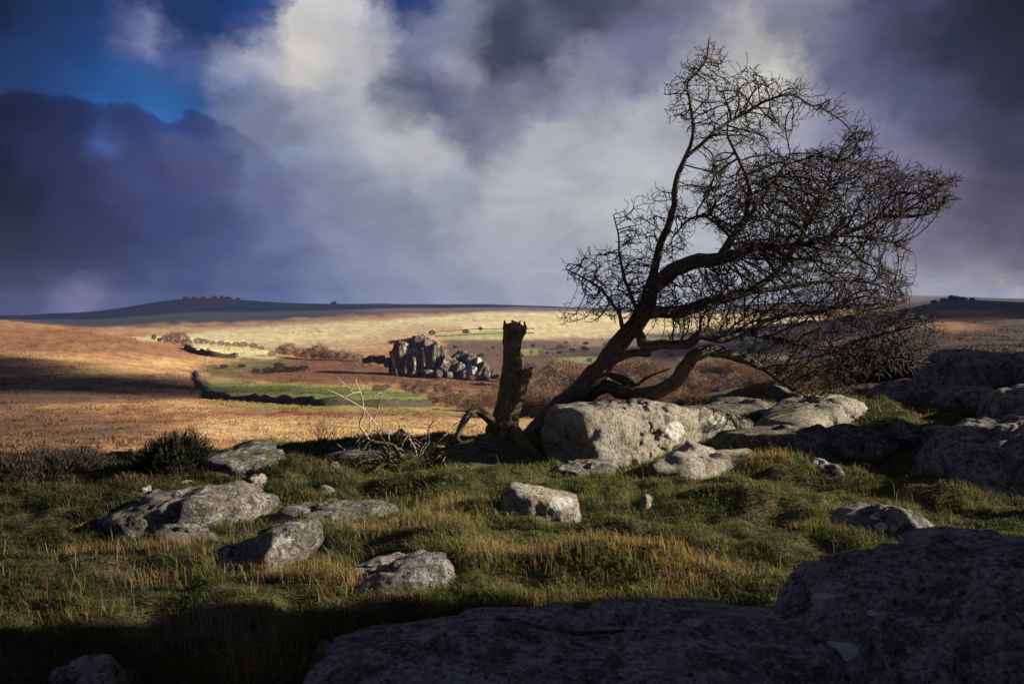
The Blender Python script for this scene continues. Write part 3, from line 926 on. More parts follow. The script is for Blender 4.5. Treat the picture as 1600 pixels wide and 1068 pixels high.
def near_rocks():
    # the pale sunlit boulder beside the tree
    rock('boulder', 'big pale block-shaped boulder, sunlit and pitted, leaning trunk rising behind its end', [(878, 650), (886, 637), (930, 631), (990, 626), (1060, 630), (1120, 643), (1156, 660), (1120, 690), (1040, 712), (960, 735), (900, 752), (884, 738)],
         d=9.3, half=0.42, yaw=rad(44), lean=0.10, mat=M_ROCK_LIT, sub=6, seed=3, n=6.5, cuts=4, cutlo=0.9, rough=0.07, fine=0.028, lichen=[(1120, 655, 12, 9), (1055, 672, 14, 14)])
    slab('rock', 'sunlit grey whaleback rock in the turf before the pale block boulder', [(985, 757), (1040, 722), (1100, 708), (1180, 712), (1195, 726), (1150, 742), (1060, 756)], h=0.24, mat=M_ROCK_LIT, sub=5, seed=11, tilt=(-0.06, 0.10))
    slab('rock', 'long grey ribbed rock ridge running beside the rounded boulder', [(1105, 708), (1120, 692), (1210, 686), (1310, 686), (1400, 690), (1450, 702), (1400, 714), (1200, 718)], h=0.33, mat=M_ROCK, sub=5, seed=12, tilt=(0.03, 0.0), rough=.10)
    rock('boulder', 'domed grey boulder closing the end of the long rock ridge', [(1345, 690), (1365, 665), (1400, 655), (1432, 668), (1450, 700), (1390, 706)], half=0.45, mat=M_ROCK, sub=5, seed=13, yaw=rad(15))
    rock('boulder', 'rounded sunlit boulder with a yellowish lichened top', [(1195, 655), (1240, 640), (1268, 625), (1300, 616), (1332, 622), (1356, 642), (1350, 664), (1290, 672), (1205, 672)], half=0.55, yaw=rad(38), mat=M_ROCK_LIT, sub=5, seed=17, n=3.2, lean=.2)
    rock('boulder', 'dark wedge of rock tucked against the rounded sunlit boulder', [(1150, 668), (1200, 646), (1240, 640), (1250, 660), (1210, 674), (1165, 674)], half=0.4, d=11.6, mat=M_ROCK_DARK, sub=4, seed=18, yaw=rad(-20))
    rock('boulder', 'small pointed grey boulder behind the rounded sunlit boulder', [(1345, 640), (1358, 615), (1375, 625), (1392, 648), (1365, 656)], half=0.35, d=12.6, mat=M_ROCK, sub=4, seed=19, yaw=rad(20))
    slab('rock', 'long moss-topped slab below the drooping branches', [(1020, 640), (1060, 622), (1130, 614), (1220, 612), (1260, 622), (1230, 634), (1120, 640)], h=0.24, mat=M_ROCK_MOSS, sub=5, seed=21, tilt=(.02, 0))
    slab('rock', 'grey mossy-flanked rock between the pale boulder and the moss-topped slab', [(1060, 656), (1120, 640), (1200, 634), (1250, 640), (1240, 656), (1180, 672), (1110, 668)], h=0.17, mat=M_ROCK, sub=5, seed=22)
    slab('rock', 'flat mossy slab under the broken upright stump', [(685, 722), (720, 700), (790, 698), (845, 710), (850, 724), (780, 738), (715, 736)], h=0.20, mat=M_ROCK_MOSS, sub=5, seed=23, n=3.2, tilt=(-.02, .03))
    rock('boulder', 'small lit stone wedged between the trunk base and pale boulder', [(852, 700), (858, 676), (876, 668), (884, 690), (880, 708)], half=0.2, d=9.9, mat=M_ROCK_LIT, sub=4, seed=24)
    # shaded rocks on the sunward side
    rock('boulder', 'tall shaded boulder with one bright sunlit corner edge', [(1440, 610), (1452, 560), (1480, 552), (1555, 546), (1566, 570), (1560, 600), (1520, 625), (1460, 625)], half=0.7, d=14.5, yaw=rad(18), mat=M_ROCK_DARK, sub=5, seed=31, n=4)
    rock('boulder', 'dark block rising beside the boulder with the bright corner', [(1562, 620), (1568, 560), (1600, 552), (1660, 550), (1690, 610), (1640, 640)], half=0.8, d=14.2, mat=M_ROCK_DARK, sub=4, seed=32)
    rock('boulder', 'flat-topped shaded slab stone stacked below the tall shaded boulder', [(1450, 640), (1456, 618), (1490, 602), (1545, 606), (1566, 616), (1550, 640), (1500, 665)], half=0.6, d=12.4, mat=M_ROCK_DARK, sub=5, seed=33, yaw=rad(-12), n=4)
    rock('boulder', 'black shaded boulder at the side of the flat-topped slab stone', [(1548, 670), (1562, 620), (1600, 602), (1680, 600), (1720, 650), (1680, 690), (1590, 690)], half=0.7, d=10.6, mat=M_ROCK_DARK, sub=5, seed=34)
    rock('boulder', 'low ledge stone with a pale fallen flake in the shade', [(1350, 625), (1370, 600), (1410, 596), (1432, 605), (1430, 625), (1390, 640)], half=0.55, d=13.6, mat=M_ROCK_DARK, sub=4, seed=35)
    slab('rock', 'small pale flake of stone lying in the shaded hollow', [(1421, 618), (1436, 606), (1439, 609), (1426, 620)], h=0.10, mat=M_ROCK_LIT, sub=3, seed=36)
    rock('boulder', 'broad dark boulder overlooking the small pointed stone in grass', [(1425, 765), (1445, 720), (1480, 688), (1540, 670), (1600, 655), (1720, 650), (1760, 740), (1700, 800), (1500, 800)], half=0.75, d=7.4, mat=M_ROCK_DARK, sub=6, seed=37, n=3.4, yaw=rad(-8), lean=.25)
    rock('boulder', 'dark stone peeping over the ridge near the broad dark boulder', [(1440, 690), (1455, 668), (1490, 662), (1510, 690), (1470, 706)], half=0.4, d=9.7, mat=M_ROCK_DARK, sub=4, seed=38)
    rock('boulder', 'little pointed grey stone in grass beyond the two-spotted rock', [(1232, 752), (1255, 728), (1282, 716), (1298, 720), (1310, 738), (1332, 754), (1290, 762)], half=0.28, mat=M_ROCK, sub=4, seed=41)
    rock('boulder', 'dark hump of rock with two white lichen spots in the grass', [(1285, 835), (1318, 812), (1350, 795), (1400, 786), (1420, 793), (1448, 815), (1470, 842), (1390, 852)], half=0.35, mat=M_ROCK_DARK, sub=5, seed=42, n=2.8, lean=.2, lichen=[(1368, 806, 8, 6), (1378, 822, 11, 7)])
    # stones in the lit turf
    rock('boulder', 'stone in the turf mound splashed with bright white lichen', [(778, 796), (784, 766), (800, 757), (830, 764), (870, 770), (900, 778), (908, 796), (850, 808)], half=0.25, d=6.25, mat=M_ROCK_LIT, sub=5, seed=43, lean=.3, cuts=7, cutlo=.82, lichen=[(872, 786, 12, 12), (888, 784, 8, 8)])
    slab('rock', 'tiny white-crusted stone showing through the grass', [(985, 802), (1005, 792), (1026, 796), (1022, 806), (1000, 808)], h=0.11, mat=M_ROCK_LIT, sub=3, seed=44)
    slab('rock', 'low broken row of stone below the pale boulder\'s foot', [(850, 748), (880, 736), (950, 738), (965, 748), (900, 756)], h=0.16, mat=M_ROCK, sub=4, seed=45)
    # left hand group
    rock('boulder', 'tilted rock with a sunlit end face beside the gorse bush', [(296, 755), (302, 735), (330, 716), (400, 700), (436, 699), (446, 725), (444, 760), (380, 770)], half=0.5, d=7.9, yaw=rad(30), mat=M_ROCK, sub=5, seed=51, n=4.0, lean=.3)
    rock('boulder', 'small pale stone at the foot of the tilted rock', [(380, 762), (388, 742), (410, 739), (422, 752), (418, 768)], half=0.14, d=7.3, mat=M_ROCK_LIT, sub=4, seed=52)
    slab('rock', 'wide low rock with a lit lichened shoulder and dark flank', [(105, 822), (140, 806), (230, 796), (330, 788), (415, 788), (434, 800), (380, 818), (250, 834), (150, 834)], h=0.20, mat=M_ROCK, sub=5, seed=53, tilt=(.20, .02), n=3.0)
    rock('boulder', 'round pebble-like stone perched on the wide low rock', [(218, 770), (222, 758), (233, 757), (236, 768), (228, 774)], half=0.06, d=6.6, sink=0.08, mat=M_ROCK_DARK, sub=3, seed=54)
    rock('boulder', 'flattened pebble-like stone perched on the wide low rock', [(234, 772), (238, 763), (250, 765), (252, 772), (243, 776)], half=0.06, d=6.6, sink=0.08, mat=M_ROCK, sub=3, seed=55)
    rock('boulder', 'small black stone standing alone on the grass near the gorse', [(188, 760), (192, 745), (205, 741), (218, 748), (224, 758), (205, 766)], half=0.22, mat=M_ROCK_DARK, sub=4, seed=56)
    rock('boulder', 'little lit chunk of stone at the gorse bush\'s foot', [(278, 766), (282, 750), (298, 749), (304, 762), (292, 768)], half=0.12, mat=M_ROCK_LIT, sub=3, seed=57)
    slab('rock', 'flat grey pavement of rock set in the turf bank', [(412, 822), (420, 800), (480, 790), (570, 790), (622, 800), (600, 810), (520, 815), (470, 826)], h=0.12, mat=M_ROCK, sub=5, seed=58, n=3)
    rock('boulder', 'angular rock wedge with a pale split end in the grass', [(320, 890), (350, 860), (400, 835), (450, 816), (468, 826), (472, 860), (455, 884), (390, 902)], half=0.30, mat=M_ROCK, sub=5, seed=59, n=4.5, yaw=rad(-24), lean=.15)
    slab('rock', 'dark low slab fringed by straw-coloured grass tufts', [(470, 935), (500, 915), (580, 895), (650, 895), (705, 910), (712, 932), (650, 948), (540, 952)], h=0.13, mat=M_ROCK_DARK, sub=5, seed=61, n=3.2, tilt=(.24, 0))
    rock('boulder', 'knob of pale stone ending the dark low slab', [(650, 925), (662, 900), (690, 892), (710, 902), (712, 935), (680, 945)], half=0.12, d=4.5, mat=M_ROCK, sub=4, seed=62)
    slab('rock', 'crumbling ledge of stone half sunk in straw grass', [(225, 848), (250, 832), (300, 836), (335, 828), (348, 840), (340, 856), (270, 858)], h=0.13, mat=M_ROCK, sub=4, seed=63)
    slab('rock', 'half-buried pale slab behind the dead branches', [(492, 722), (510, 705), (560, 700), (640, 700), (650, 712), (580, 722)], h=0.10, mat=M_ROCK, sub=4, seed=64)
    rock('boulder', 'distant-looking pale stone standing beyond the dead branches', [(610, 690), (616, 672), (626, 671), (636, 680), (650, 690), (630, 696)], half=0.2, d=10.6, mat=M_ROCK_LIT, sub=4, seed=65)
    slab('rock', 'small grey stone in turf below the dead branches', [(510, 742), (520, 733), (532, 736), (530, 744)], h=0.10, mat=M_ROCK, sub=3, seed=66)
    slab('rock', 'red-brown scrap of stone in the shaded turf', [(486, 778), (500, 770), (524, 772), (520, 780)], h=0.06, mat=M_ROCK_DARK, sub=3, seed=67)
    # foreground outcrop
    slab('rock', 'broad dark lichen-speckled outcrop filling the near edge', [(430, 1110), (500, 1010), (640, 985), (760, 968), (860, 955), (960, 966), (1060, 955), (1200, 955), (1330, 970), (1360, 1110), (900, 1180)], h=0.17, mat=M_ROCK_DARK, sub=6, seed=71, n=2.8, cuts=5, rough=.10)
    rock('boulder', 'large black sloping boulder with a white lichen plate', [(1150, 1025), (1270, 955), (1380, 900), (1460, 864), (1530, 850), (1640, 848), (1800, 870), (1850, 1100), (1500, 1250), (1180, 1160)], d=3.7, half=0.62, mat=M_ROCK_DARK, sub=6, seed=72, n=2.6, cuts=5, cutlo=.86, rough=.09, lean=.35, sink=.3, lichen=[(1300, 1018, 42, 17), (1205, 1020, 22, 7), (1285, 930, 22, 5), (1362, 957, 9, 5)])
    slab('rock', 'dark crumb of rock showing at the grassy near corner', [(60, 1075), (120, 1050), (200, 1035), (215, 1055), (150, 1085)], h=0.10, mat=M_ROCK_DARK, sub=4, seed=73)
    # unseen granite stacks added on the sunward side to shade the near ground
    for k, (x, y, w, dd, h, lab) in enumerate([
            (6.6, 3.35, 1.5, 1.35, 3.8, 'tall unseen stack added to shade the near outcrop'),
            (8.9, 2.9, 1.6, 1.5, 4.2, 'unseen shade stack added behind the tall shading stack'),
            (10.8, 9.0, 1.7, 1.9, 2.9, 'high unseen buttress added to shade the broad dark boulder'),
            (14.8, 14.0, 2.2, 2.4, 4.0, 'unseen shade buttress added, rising above the high shading one'),
            (8.9, 6.1, 1.2, 1.0, 1.9, 'squat unseen stack added for shade between the tall stack and high buttress')]):
        g = rng(200 + k)
        th = np.linspace(0, 2 * math.pi, 11)[:-1]
        poly = np.stack([w * np.cos(th) * g.uniform(.8, 1.1, 10), h * .75 * np.sin(th) * g.uniform(.85, 1.1, 10)], -1)
        p, f = star_rock(poly, dd, 5, 200 + k, 3.4, .05, 8, .8)
        z = hz(x, y) + h * .3
        ob = link('shade_rock', new_mesh('shade_rock', p, f, M_ROCK_DARK), loc=(x, y, z))
        tag(ob, lab, 'outcrop')
        ROCKS.append(p + np.array([x, y, z]))


near_rocks()





# occupancy: where rocks stand, no grass grows
_OCC_N, _OCC_S = 900, 0.04
_occ = np.full((_OCC_N, _OCC_N), -9.0)       # top of the rock over each cell
for w in ROCKS:
    ix = ((w[:, 0] + 18) / _OCC_S).astype(int)
    iy = ((w[:, 1] - 0) / _OCC_S).astype(int)
    ok = (ix >= 0) & (ix < _OCC_N) & (iy >= 0) & (iy < _OCC_N)
    np.maximum.at(_occ, (ix[ok], iy[ok]), w[ok, 2])
_o2 = _occ.copy()
for dx in (-1, 0, 1):
    for dy in (-1, 0, 1):
        _o2 = np.maximum(_o2, np.roll(np.roll(_occ, dx, 0), dy, 1))
_occ = _o2
for _k in range(4):
    _t = _o2.copy()
    for dx in (-1, 0, 1):
        for dy in (-1, 0, 1):
            _t = np.maximum(_t, np.roll(np.roll(_o2, dx, 0), dy, 1))
    _o2 = _t
_fringe = _o2


def rock_top(x, y):
    ix = np.clip(((x + 18) / _OCC_S).astype(int), 0, _OCC_N - 1)
    iy = np.clip((y / _OCC_S).astype(int), 0, _OCC_N - 1)
    return _occ[ix, iy]


def by_rock(x, y, z):
    ix = np.clip(((x + 18) / _OCC_S).astype(int), 0, _OCC_N - 1)
    iy = np.clip((y / _OCC_S).astype(int), 0, _OCC_N - 1)
    return (_fringe[ix, iy] > z + .03)


# ------------------------------------------------------------------ branches
def catmull(pts, step):
    pts = np.asarray(pts, float)
    out = []
    q = np.vstack([2 * pts[0] - pts[1], pts, 2 * pts[-1] - pts[-2]])
    for i in range(1, len(q) - 2):
        seg = np.linalg.norm(q[i + 1][:3] - q[i][:3])
        n = max(1, int(seg / step))
        for t in np.linspace(0, 1, n, endpoint=False):
            a, b, c, d = q[i - 1], q[i], q[i + 1], q[i + 2]
            out.append(0.5 * (2 * b + (c - a) * t + (2 * a - 5 * b + 4 * c - d) * t * t + (3 * b - a - 3 * c + d) * t ** 3))
    out.append(pts[-1])
    return np.array(out)


class Tubes:
    def __init__(s):
        s.v, s.f4, s.f3, s.c, s.n = [], [], [], [], 0

    def add(s, pts, radii, sides=6, rough=0.0, seed=0, cap=True):
        pts = np.asarray(pts, float)
        k = len(pts)
        if k < 2:
            return
        tan = np.gradient(pts, axis=0)
        tan /= np.maximum(np.linalg.norm(tan, axis=1)[:, None], 1e-9)
        ref = np.array([0.13, 0.92, 0.37])
        u = np.cross(tan, ref)
        u /= np.maximum(np.linalg.norm(u, axis=1)[:, None], 1e-9)
        w = np.cross(tan, u)
        th = np.linspace(0, 2 * math.pi, sides, endpoint=False)
        C, S = np.cos(th), np.sin(th)
        dirs = u[:, None, :] * C[None, :, None] + w[:, None, :] * S[None, :, None]
        rr = np.asarray(radii, float)[:, None] * np.ones((1, sides))
        ln = np.concatenate([[0], np.cumsum(np.linalg.norm(np.diff(pts, axis=0), axis=1))])
        gc = np.zeros((k, sides, 3))
        gc[:, :, 0] = rr * C + 3.1
        gc[:, :, 1] = ln[:, None] + seed
        gc[:, :, 2] = rr * S + 2.7
        if rough:
            q = np.stack([(C * 2.6)[None, :].repeat(k, 0), (ln * 3.0)[:, None].repeat(sides, 1), (S * 2.6)[None, :].repeat(k, 0)], -1).reshape(-1, 3)
            q2 = np.stack([(C * 1.2)[None, :].repeat(k, 0), (ln * 5.0)[:, None].repeat(sides, 1), (S * 1.2)[None, :].repeat(k, 0)], -1).reshape(-1, 3)
            nn = 0.8 * fbm(q, 3, seed, .6) + 0.7 * fbm(q2, 3, seed + 3)
            rr = rr * (1 + rough * nn.reshape(k, sides))
        vv = pts[:, None, :] + dirs * rr[:, :, None]
        idx = np.arange(k * sides).reshape(k, sides) + s.n
        nx = np.roll(idx, -1, axis=1)
        s.f4.append(np.stack([idx[:-1].ravel(), nx[:-1].ravel(), nx[1:].ravel(), idx[1:].ravel()], -1))
        s.v.append(vv.reshape(-1, 3))
        s.c.append(gc.reshape(-1, 3))
        s.n += k * sides
        if cap:
            for e, ring in ((-1, idx[-1]), (0, idx[0])):
                s.v.append(pts[e][None] + (tan[e] * radii[e] * (0.4 if e else -.4))[None])
                s.c.append(gc[e].mean(0)[None])
                nr = np.roll(ring, -1)
                t = np.full(sides, s.n)
                s.f3.append(np.stack([ring, nr, t], -1) if e else np.stack([nr, ring, t], -1))
                s.n += 1

    def mesh(s, name, mat):
        fs = [np.concatenate(s.f4)]
        if s.f3:
            fs.append(np.concatenate(s.f3))
        return new_mesh(name, np.concatenate(s.v), fs, mat, True, np.concatenate(s.c))


D_TREE = 10.0
PXM = D_TREE / FPX


def limb_pts(rows, d=D_TREE):
    """rows: photograph x, y, nearer(-)/farther(+) offset, radius in photograph px"""
    return np.array([[*P(x, y, d + o), (r if r > 9.4 else r * (.72 + .28 * max(0, (r - 4) / 5.4))) * d / FPX] for x, y, o, r in rows])


LIMBS = [
    ('trunk', [(822, 700, -.05, 21), (838, 680, 0, 19), (870, 642, 0, 17), (905, 610, 0, 16), (936, 580, 0, 16), (958, 552, 0, 15), (975, 527, 0, 14.5), (992, 508, 0, 14), (1006, 488, 0, 14), (1012, 465, 0, 12), (1016, 447, 0, 11)]),
    ('branch', [(838, 695, .12, 14), (868, 660, .12, 12), (905, 628, .1, 11), (942, 604, .05, 11), (972, 612, 0, 11), (1000, 616, -.1, 11), (1030, 611, -.2, 11.5), (1055, 596, -.3, 11), (1070, 573, -.35, 10.5), (1086, 556, -.4, 10), (1106, 548, -.3, 9.5), (1135, 552, -.2, 8.5), (1162, 561, -.1, 7.5), (1190, 573, 0, 6), (1215, 592, .1, 4.5), (1240, 610, .1, 3)]),
    ('branch', [(1014, 455, 0, 11), (1035, 436, -.05, 12), (1060, 417, -.1, 11.5), (1087, 409, -.15, 11), (1122, 404, -.15, 10), (1150, 398, -.1, 8.5), (1168, 386, 0, 8), (1185, 386, 0, 7), (1250, 383, .1, 6), (1302, 369, .15, 5), (1340, 358, .2, 4.5), (1380, 339, .25, 4), (1427, 338, .3, 3.2), (1460, 328, .3, 2.6), (1466, 295, .3, 2), (1494, 281, .3, 1.2)]),
    ('branch', [(1013, 450, 0, 8), (1021, 428, -.05, 7.5), (1028, 395, -.1, 7), (1042, 357, -.15, 6.5), (1052, 322, -.2, 6), (1055, 293, -.2, 5.8), (1062, 268, -.2, 5.5), (1071, 246, -.2, 5), (1080, 222, -.2, 3.8), (1083, 200, -.2, 3.2), (1079, 166, -.2, 2.8), (1075, 130, -.2, 2.4), (1092, 111, -.2, 2.2), (1105, 90, -.2, 2), (1108, 60, -.2, 1.2)]),
    ('branch', [(1071, 246, -.2, 4.2), (1092, 229, -.15, 4), (1110, 211, -.1, 3.8), (1132, 195, 0, 3.5), (1164, 177, .05, 3), (1198, 158, .1, 2.6), (1238, 148, .1, 2.2), (1270, 165, .1, 2), (1302, 154, .1, 1.2)]),
    ('branch', [(1122, 405, -.1, 7), (1136, 385, -.1, 7), (1145, 368, 0, 6.5), (1160, 352, .1, 6), (1168, 320, .15, 5), (1170, 289, .2, 4.5), (1152, 243, .2, 3.5), (1137, 214, .2, 2.6)]),
    ('branch', [(1008, 488, 0, 11), (1030, 487, .1, 10), (1058, 486, .2, 9.5), (1090, 478, .3, 9), (1130, 465, .4, 8), (1168, 456, .5, 7.5), (1200, 436, .5, 6.5), (1230, 405, .6, 5.5), (1262, 350, .6, 4.5), (1285, 300, .6, 3.6), (1310, 245, .6, 3), (1330, 212, .6, 2.2), (1360, 205, .6, 1.2)]),
    ('branch', [(990, 512, -.05, 9), (1001, 525, -.15, 8.5), (1008, 540, -.2, 8.5), (1035, 539, -.25, 8), (1060, 539, -.3, 8), (1080, 536, -.3, 8), (1095, 523, -.3, 7.5), (1125, 530, -.2, 6.5), (1160, 520, 0, 5.5), (1200, 500, .2, 5), (1250, 490, .3, 4), (1310, 480, .4, 3)]),
    ('branch', [(942, 574, -.05, 8), (958, 562, -.12, 8), (972, 556, -.18, 7.5), (992, 551, -.2, 7), (1012, 553, -.2, 7), (1014, 545, -.2, 7), (1006, 538, -.18, 7)]),
    ('branch', [(1168, 456, .5, 6), (1220, 450, .6, 5), (1290, 440, .7, 4), (1350, 440, .7, 3), (1400, 455, .7, 1.8)]),
    ('branch', [(1160, 520, 0, 5), (1220, 530, .2, 4.5), (1290, 545, .4, 4), (1350, 528, .5, 3.2), (1390, 520, .6, 2.6), (1440, 495, .6, 1.4)]),
    ('branch', [(976, 522, 0, 5), (971, 505, -.1, 4.2), (968, 490, -.15, 3.8), (950, 465, -.2, 3), (930, 445, -.2, 2.4), (905, 430, -.2, 1.8), (884, 420, -.2, 1)]),
    ('branch', [(1000, 495, -.1, 5), (985, 460, -.25, 4), (975, 430, -.3, 3.2), (968, 395, -.3, 2.5), (966, 365, -.3, 1.8), (958, 335, -.3, 1.2)]),
    ('branch', [(1144, 372, 0, 4.5), (1125, 354, -.2, 3.8), (1100, 338, -.3, 3), (1075, 345, -.35, 2.2), (1050, 372, -.35, 1.6)]),
    ('branch', [(975, 606, 0, 7), (990, 600, .02, 6.5), (966, 590, .02, 7.5), (952, 585, .02, 5)]),
    ('branch', [(995, 602, .05, 3.5), (1010, 590, .1, 2.8), (1028, 582, .12, 2.2), (1048, 575, .15, 1.4)]),
    ('branch', [(1185, 386, 0, 5), (1205, 415, .2, 3.6), (1235, 455, .4, 2.8), (1270, 495, .5, 2.2), (1310, 560, .6, 1.8), (1330, 600, .6, 1.2)]),
    ('branch', [(1251, 383, .1, 4), (1260, 340, .3, 3.4), (1290, 300, .4, 2.8), (1340, 265, .45, 2.2), (1380, 252, .5, 1.4)]),
    ('branch', [(1230, 405, .6, 4), (1300, 400, .9, 3), (1350, 410, 1.0, 2.4), (1405, 430, 1.0, 1.4)]),
    ('branch', [(1302, 369, .15, 2.6), (1350, 370, .1, 2.2), (1390, 378, .1, 1.8), (1428, 394, .1, 1.2)]),
    ('branch', [(1160, 352, .1, 4), (1190, 310, -.3, 3.4), (1215, 275, -.5, 2.8), (1235, 240, -.5, 2)]),
    ('branch', [(1240, 607, .1, 2.6), (1262, 620, .15, 2), (1285, 626, .2, 1.2)]),
]
CROWN = [  # outline on the photograph, depth centre, half depth, number of attracting buds
    ([(1035, 145), (1072, 100), (1106, 70), (1135, 92), (1120, 115), (1185, 112), (1230, 125), (1300, 152), (1304, 195), (1255, 178), (1235, 208), (1195, 232), (1150, 226), (1100, 226), (1080, 208), (1042, 178)], -.05, .55, 270),
    ([(1110, 240), (1140, 262), (1200, 236), (1262, 240), (1312, 232), (1330, 205), (1364, 205), (1345, 240), (1385, 250), (1400, 262), (1440, 265), (1490, 280), (1478, 335), (1420, 340), (1390, 352), (1430, 394), (1380, 386), (1350, 402), (1410, 430), (1420, 455), (1395, 478), (1330, 500), (1200, 505), (1100, 480), (1090, 440), (1140, 400), (1100, 345), (1085, 300)], .15, 1.15, 2300),
    ([(1150, 290), (1220, 270), (1300, 290), (1330, 340), (1300, 400), (1240, 420), (1160, 400), (1140, 340)], .15, 1.0, 1000),
    ([(1020, 480), (1100, 470), (1200, 480), (1400, 470), (1450, 490), (1478, 520), (1435, 575), (1350, 590), (1330, 615), (1240, 612), (1190, 575), (1140, 525), (1060, 520)], .5, .8, 760),
    ([(882, 416), (915, 396), (945, 388), (985, 400), (1010, 440), (1005, 495), (960, 500), (925, 492), (925, 470), (902, 450)], -.2, .55, 300),
    ([(955, 330), (985, 316), (1000, 340), (1030, 285), (1055, 300), (1075, 330), (1085, 360), (1060, 400), (1020, 440), (985, 440), (965, 400), (975, 360)], -.25, .5, 120),
    ([(1015, 440), (1080, 425), (1130, 415), (1150, 470), (1080, 500), (1000, 500), (940, 480), (970, 450)], -.3, .6, 340),
    ([(868, 498), (905, 480), (935, 480), (930, 500), (890, 505)], -.2, .2, 16),
]


def sample_poly(poly, n, g):
    poly = np.asarray(poly, float)
    lo, hi = poly.min(0), poly.max(0)
    out = np.zeros((0, 2))
    while len(out) < n:
        q = g.uniform(lo, hi, size=(n * 2, 2))
        q = q[poly_dist(q[:, 0], q[:, 1], poly) > 0]
        out = np.vstack([out, q])
    return out[:n]


def hawthorn():
    g = rng(77)
    root_xy = P(838, 690, D_TREE)
    root = bpy.data.objects.new('hawthorn_tree', None)
    COL.objects.link(root)
    root.location = (root_xy[0], root_xy[1], 0)
    tag(root, 'leafless wind-bent hawthorn leaning over the pale block boulder', 'tree')
    inv = np.array([root_xy[0], root_xy[1], 0])
    nodes, par, nrad, islimb = [], [], [], []
    for li, (nm, rows) in enumerate(LIMBS):
        q = limb_pts(rows)
        q = catmull(q, 0.045)
        k = np.arange(len(q))
        jit = np.stack([fbm(np.stack([k * .21, k * 0 + li * 3.3, k * 0 + c * 7.7], -1), 3, 90) for c in range(3)], -1)
        ease = np.minimum(1, k / 6)[:, None]
        q[:, :3] += jit * ease * np.clip(q[:, 3:4] * .35, 0.008, 0.02)
        t = Tubes()
        big = rows[0][3] > 10
        rr = q[:, 3] * (1 + 0.10 * fbm(np.stack([k * .16, k * 0 + li, k * 0], -1), 2, 95))
        t.add(q[:, :3] - inv, rr, 28 if big else (14 if rows[0][3] > 5 else 8), rough=0.16 if big else 0.10, seed=li)
        o = link(nm, t.mesh('hawthorn_' + nm, M_BARK), root)
        base = len(nodes)
        if nm == 'trunk':
            rng_ = range(0)
            use = []
        else:
            use = range(4, len(q), 1)
        prev = -1
        for m_ in use:
            nodes.append(q[m_, :3])
            par.append(prev)
            nrad.append(q[m_, 3])
            islimb.append(True)
            prev = len(nodes) - 1
    nodes = list(nodes)
    A = []
    for poly, dc, hd, n in CROWN:
        n = int(n * 2.8)
        p2 = sample_poly(poly, n, g)
        dep = D_TREE + dc + hd * np.clip(g.normal(0, .5, n), -1, 1)
        A.append(np.array([P(x, y, d) for (x, y), d in zip(p2, dep)]))
    A = np.vstack(A)
    # grow: each bud pulls the nearest branch end towards itself
    STEP, INF, KILL = 0.075, 0.75, 0.080
    N = np.array(nodes)
    best = np.full(len(A), 1e9)
    bi = np.zeros(len(A), int)
    for s in range(0, len(N), 400):
        dd = np.linalg.norm(A[:, None] - N[None, s:s + 400], axis=2)
        j = dd.argmin(1)
        m = dd[np.arange(len(A)), j]
        up = m < best
        best[up] = m[up]
        bi[up] = j[up] + s
    alive = best > KILL
    childdir = {}
    nn = len(N)
    N = list(N)
    for it in range(80):
        act = alive & (best < INF)
        if not act.any():
            break
        Narr = np.array(N)
        dirs = A[act] - Narr[bi[act]]
        dirs /= np.linalg.norm(dirs, axis=1)[:, None]
        acc = np.zeros((len(N), 3))
        np.add.at(acc, bi[act], dirs)
        ids = np.unique(bi[act])
        new = []
        for i in ids:
            v = acc[i]
            l = np.linalg.norm(v)
            if l < 1e-6:
                continue
            v = v / l + g.normal(0, .24, 3)
            if not islimb[i] and par[i] >= 0:
                pv = Narr[i] - Narr[par[i]]
                v = v + 1.0 * pv / (np.linalg.norm(pv) + 1e-9) + np.array([.12, 0, .02])
            if it < 2:
                v = v + np.array([.25, 0, .1])
            v /= np.linalg.norm(v)
            key = childdir.setdefault(int(i), [])
            if len(key) >= 3 or any(v @ k_ > .93 for k_ in key):
                if len(key) >= 5:
                    continue
                v = v + g.normal(0, .5, 3)
                v /= np.linalg.norm(v)
            key.append(v)
            new.append((i, Narr[i] + v * STEP * g.uniform(.7, 1.25)))
        if not new:
            break
        st = len(N)
        for i, p in new:
            N.append(p)
            par.append(int(i))
            nrad.append(0)
            islimb.append(False)
        Q = np.array([p for _, p in new])
        al = np.nonzero(alive)[0]
        for c0 in range(0, len(al), 2500):
            ac = al[c0:c0 + 2500]
            dd = ((A[ac] ** 2).sum(1)[:, None] + (Q ** 2).sum(1)[None] - 2 * A[ac] @ Q.T)
            j = dd.argmin(1)
            m = np.sqrt(np.maximum(dd[np.arange(len(ac)), j], 1e-12))
            up = m < best[ac]
            best[ac[up]] = m[up]
            bi[ac[up]] = j[up] + st
        alive &= best > KILL
    N = np.array(N)
    tot = len(N)
    par = np.array(par)
    kids = [[] for _ in range(tot)]
    for i in range(tot):
        if par[i] >= 0:
            kids[par[i]].append(i)
    rad_ = np.zeros(tot)
    EXPN = 2.2
    for i in range(tot - 1, -1, -1):
        if islimb[i]:
            continue
        kk = [k for k in kids[i] if not islimb[k]]
        rad_[i] = 0.0043 if not kk else sum(rad_[k] ** EXPN for k in kk) ** (1 / EXPN)
    t = Tubes()
    spur_at, spur_dir = [], []
    done = np.zeros(tot, bool)
    nspur = 0
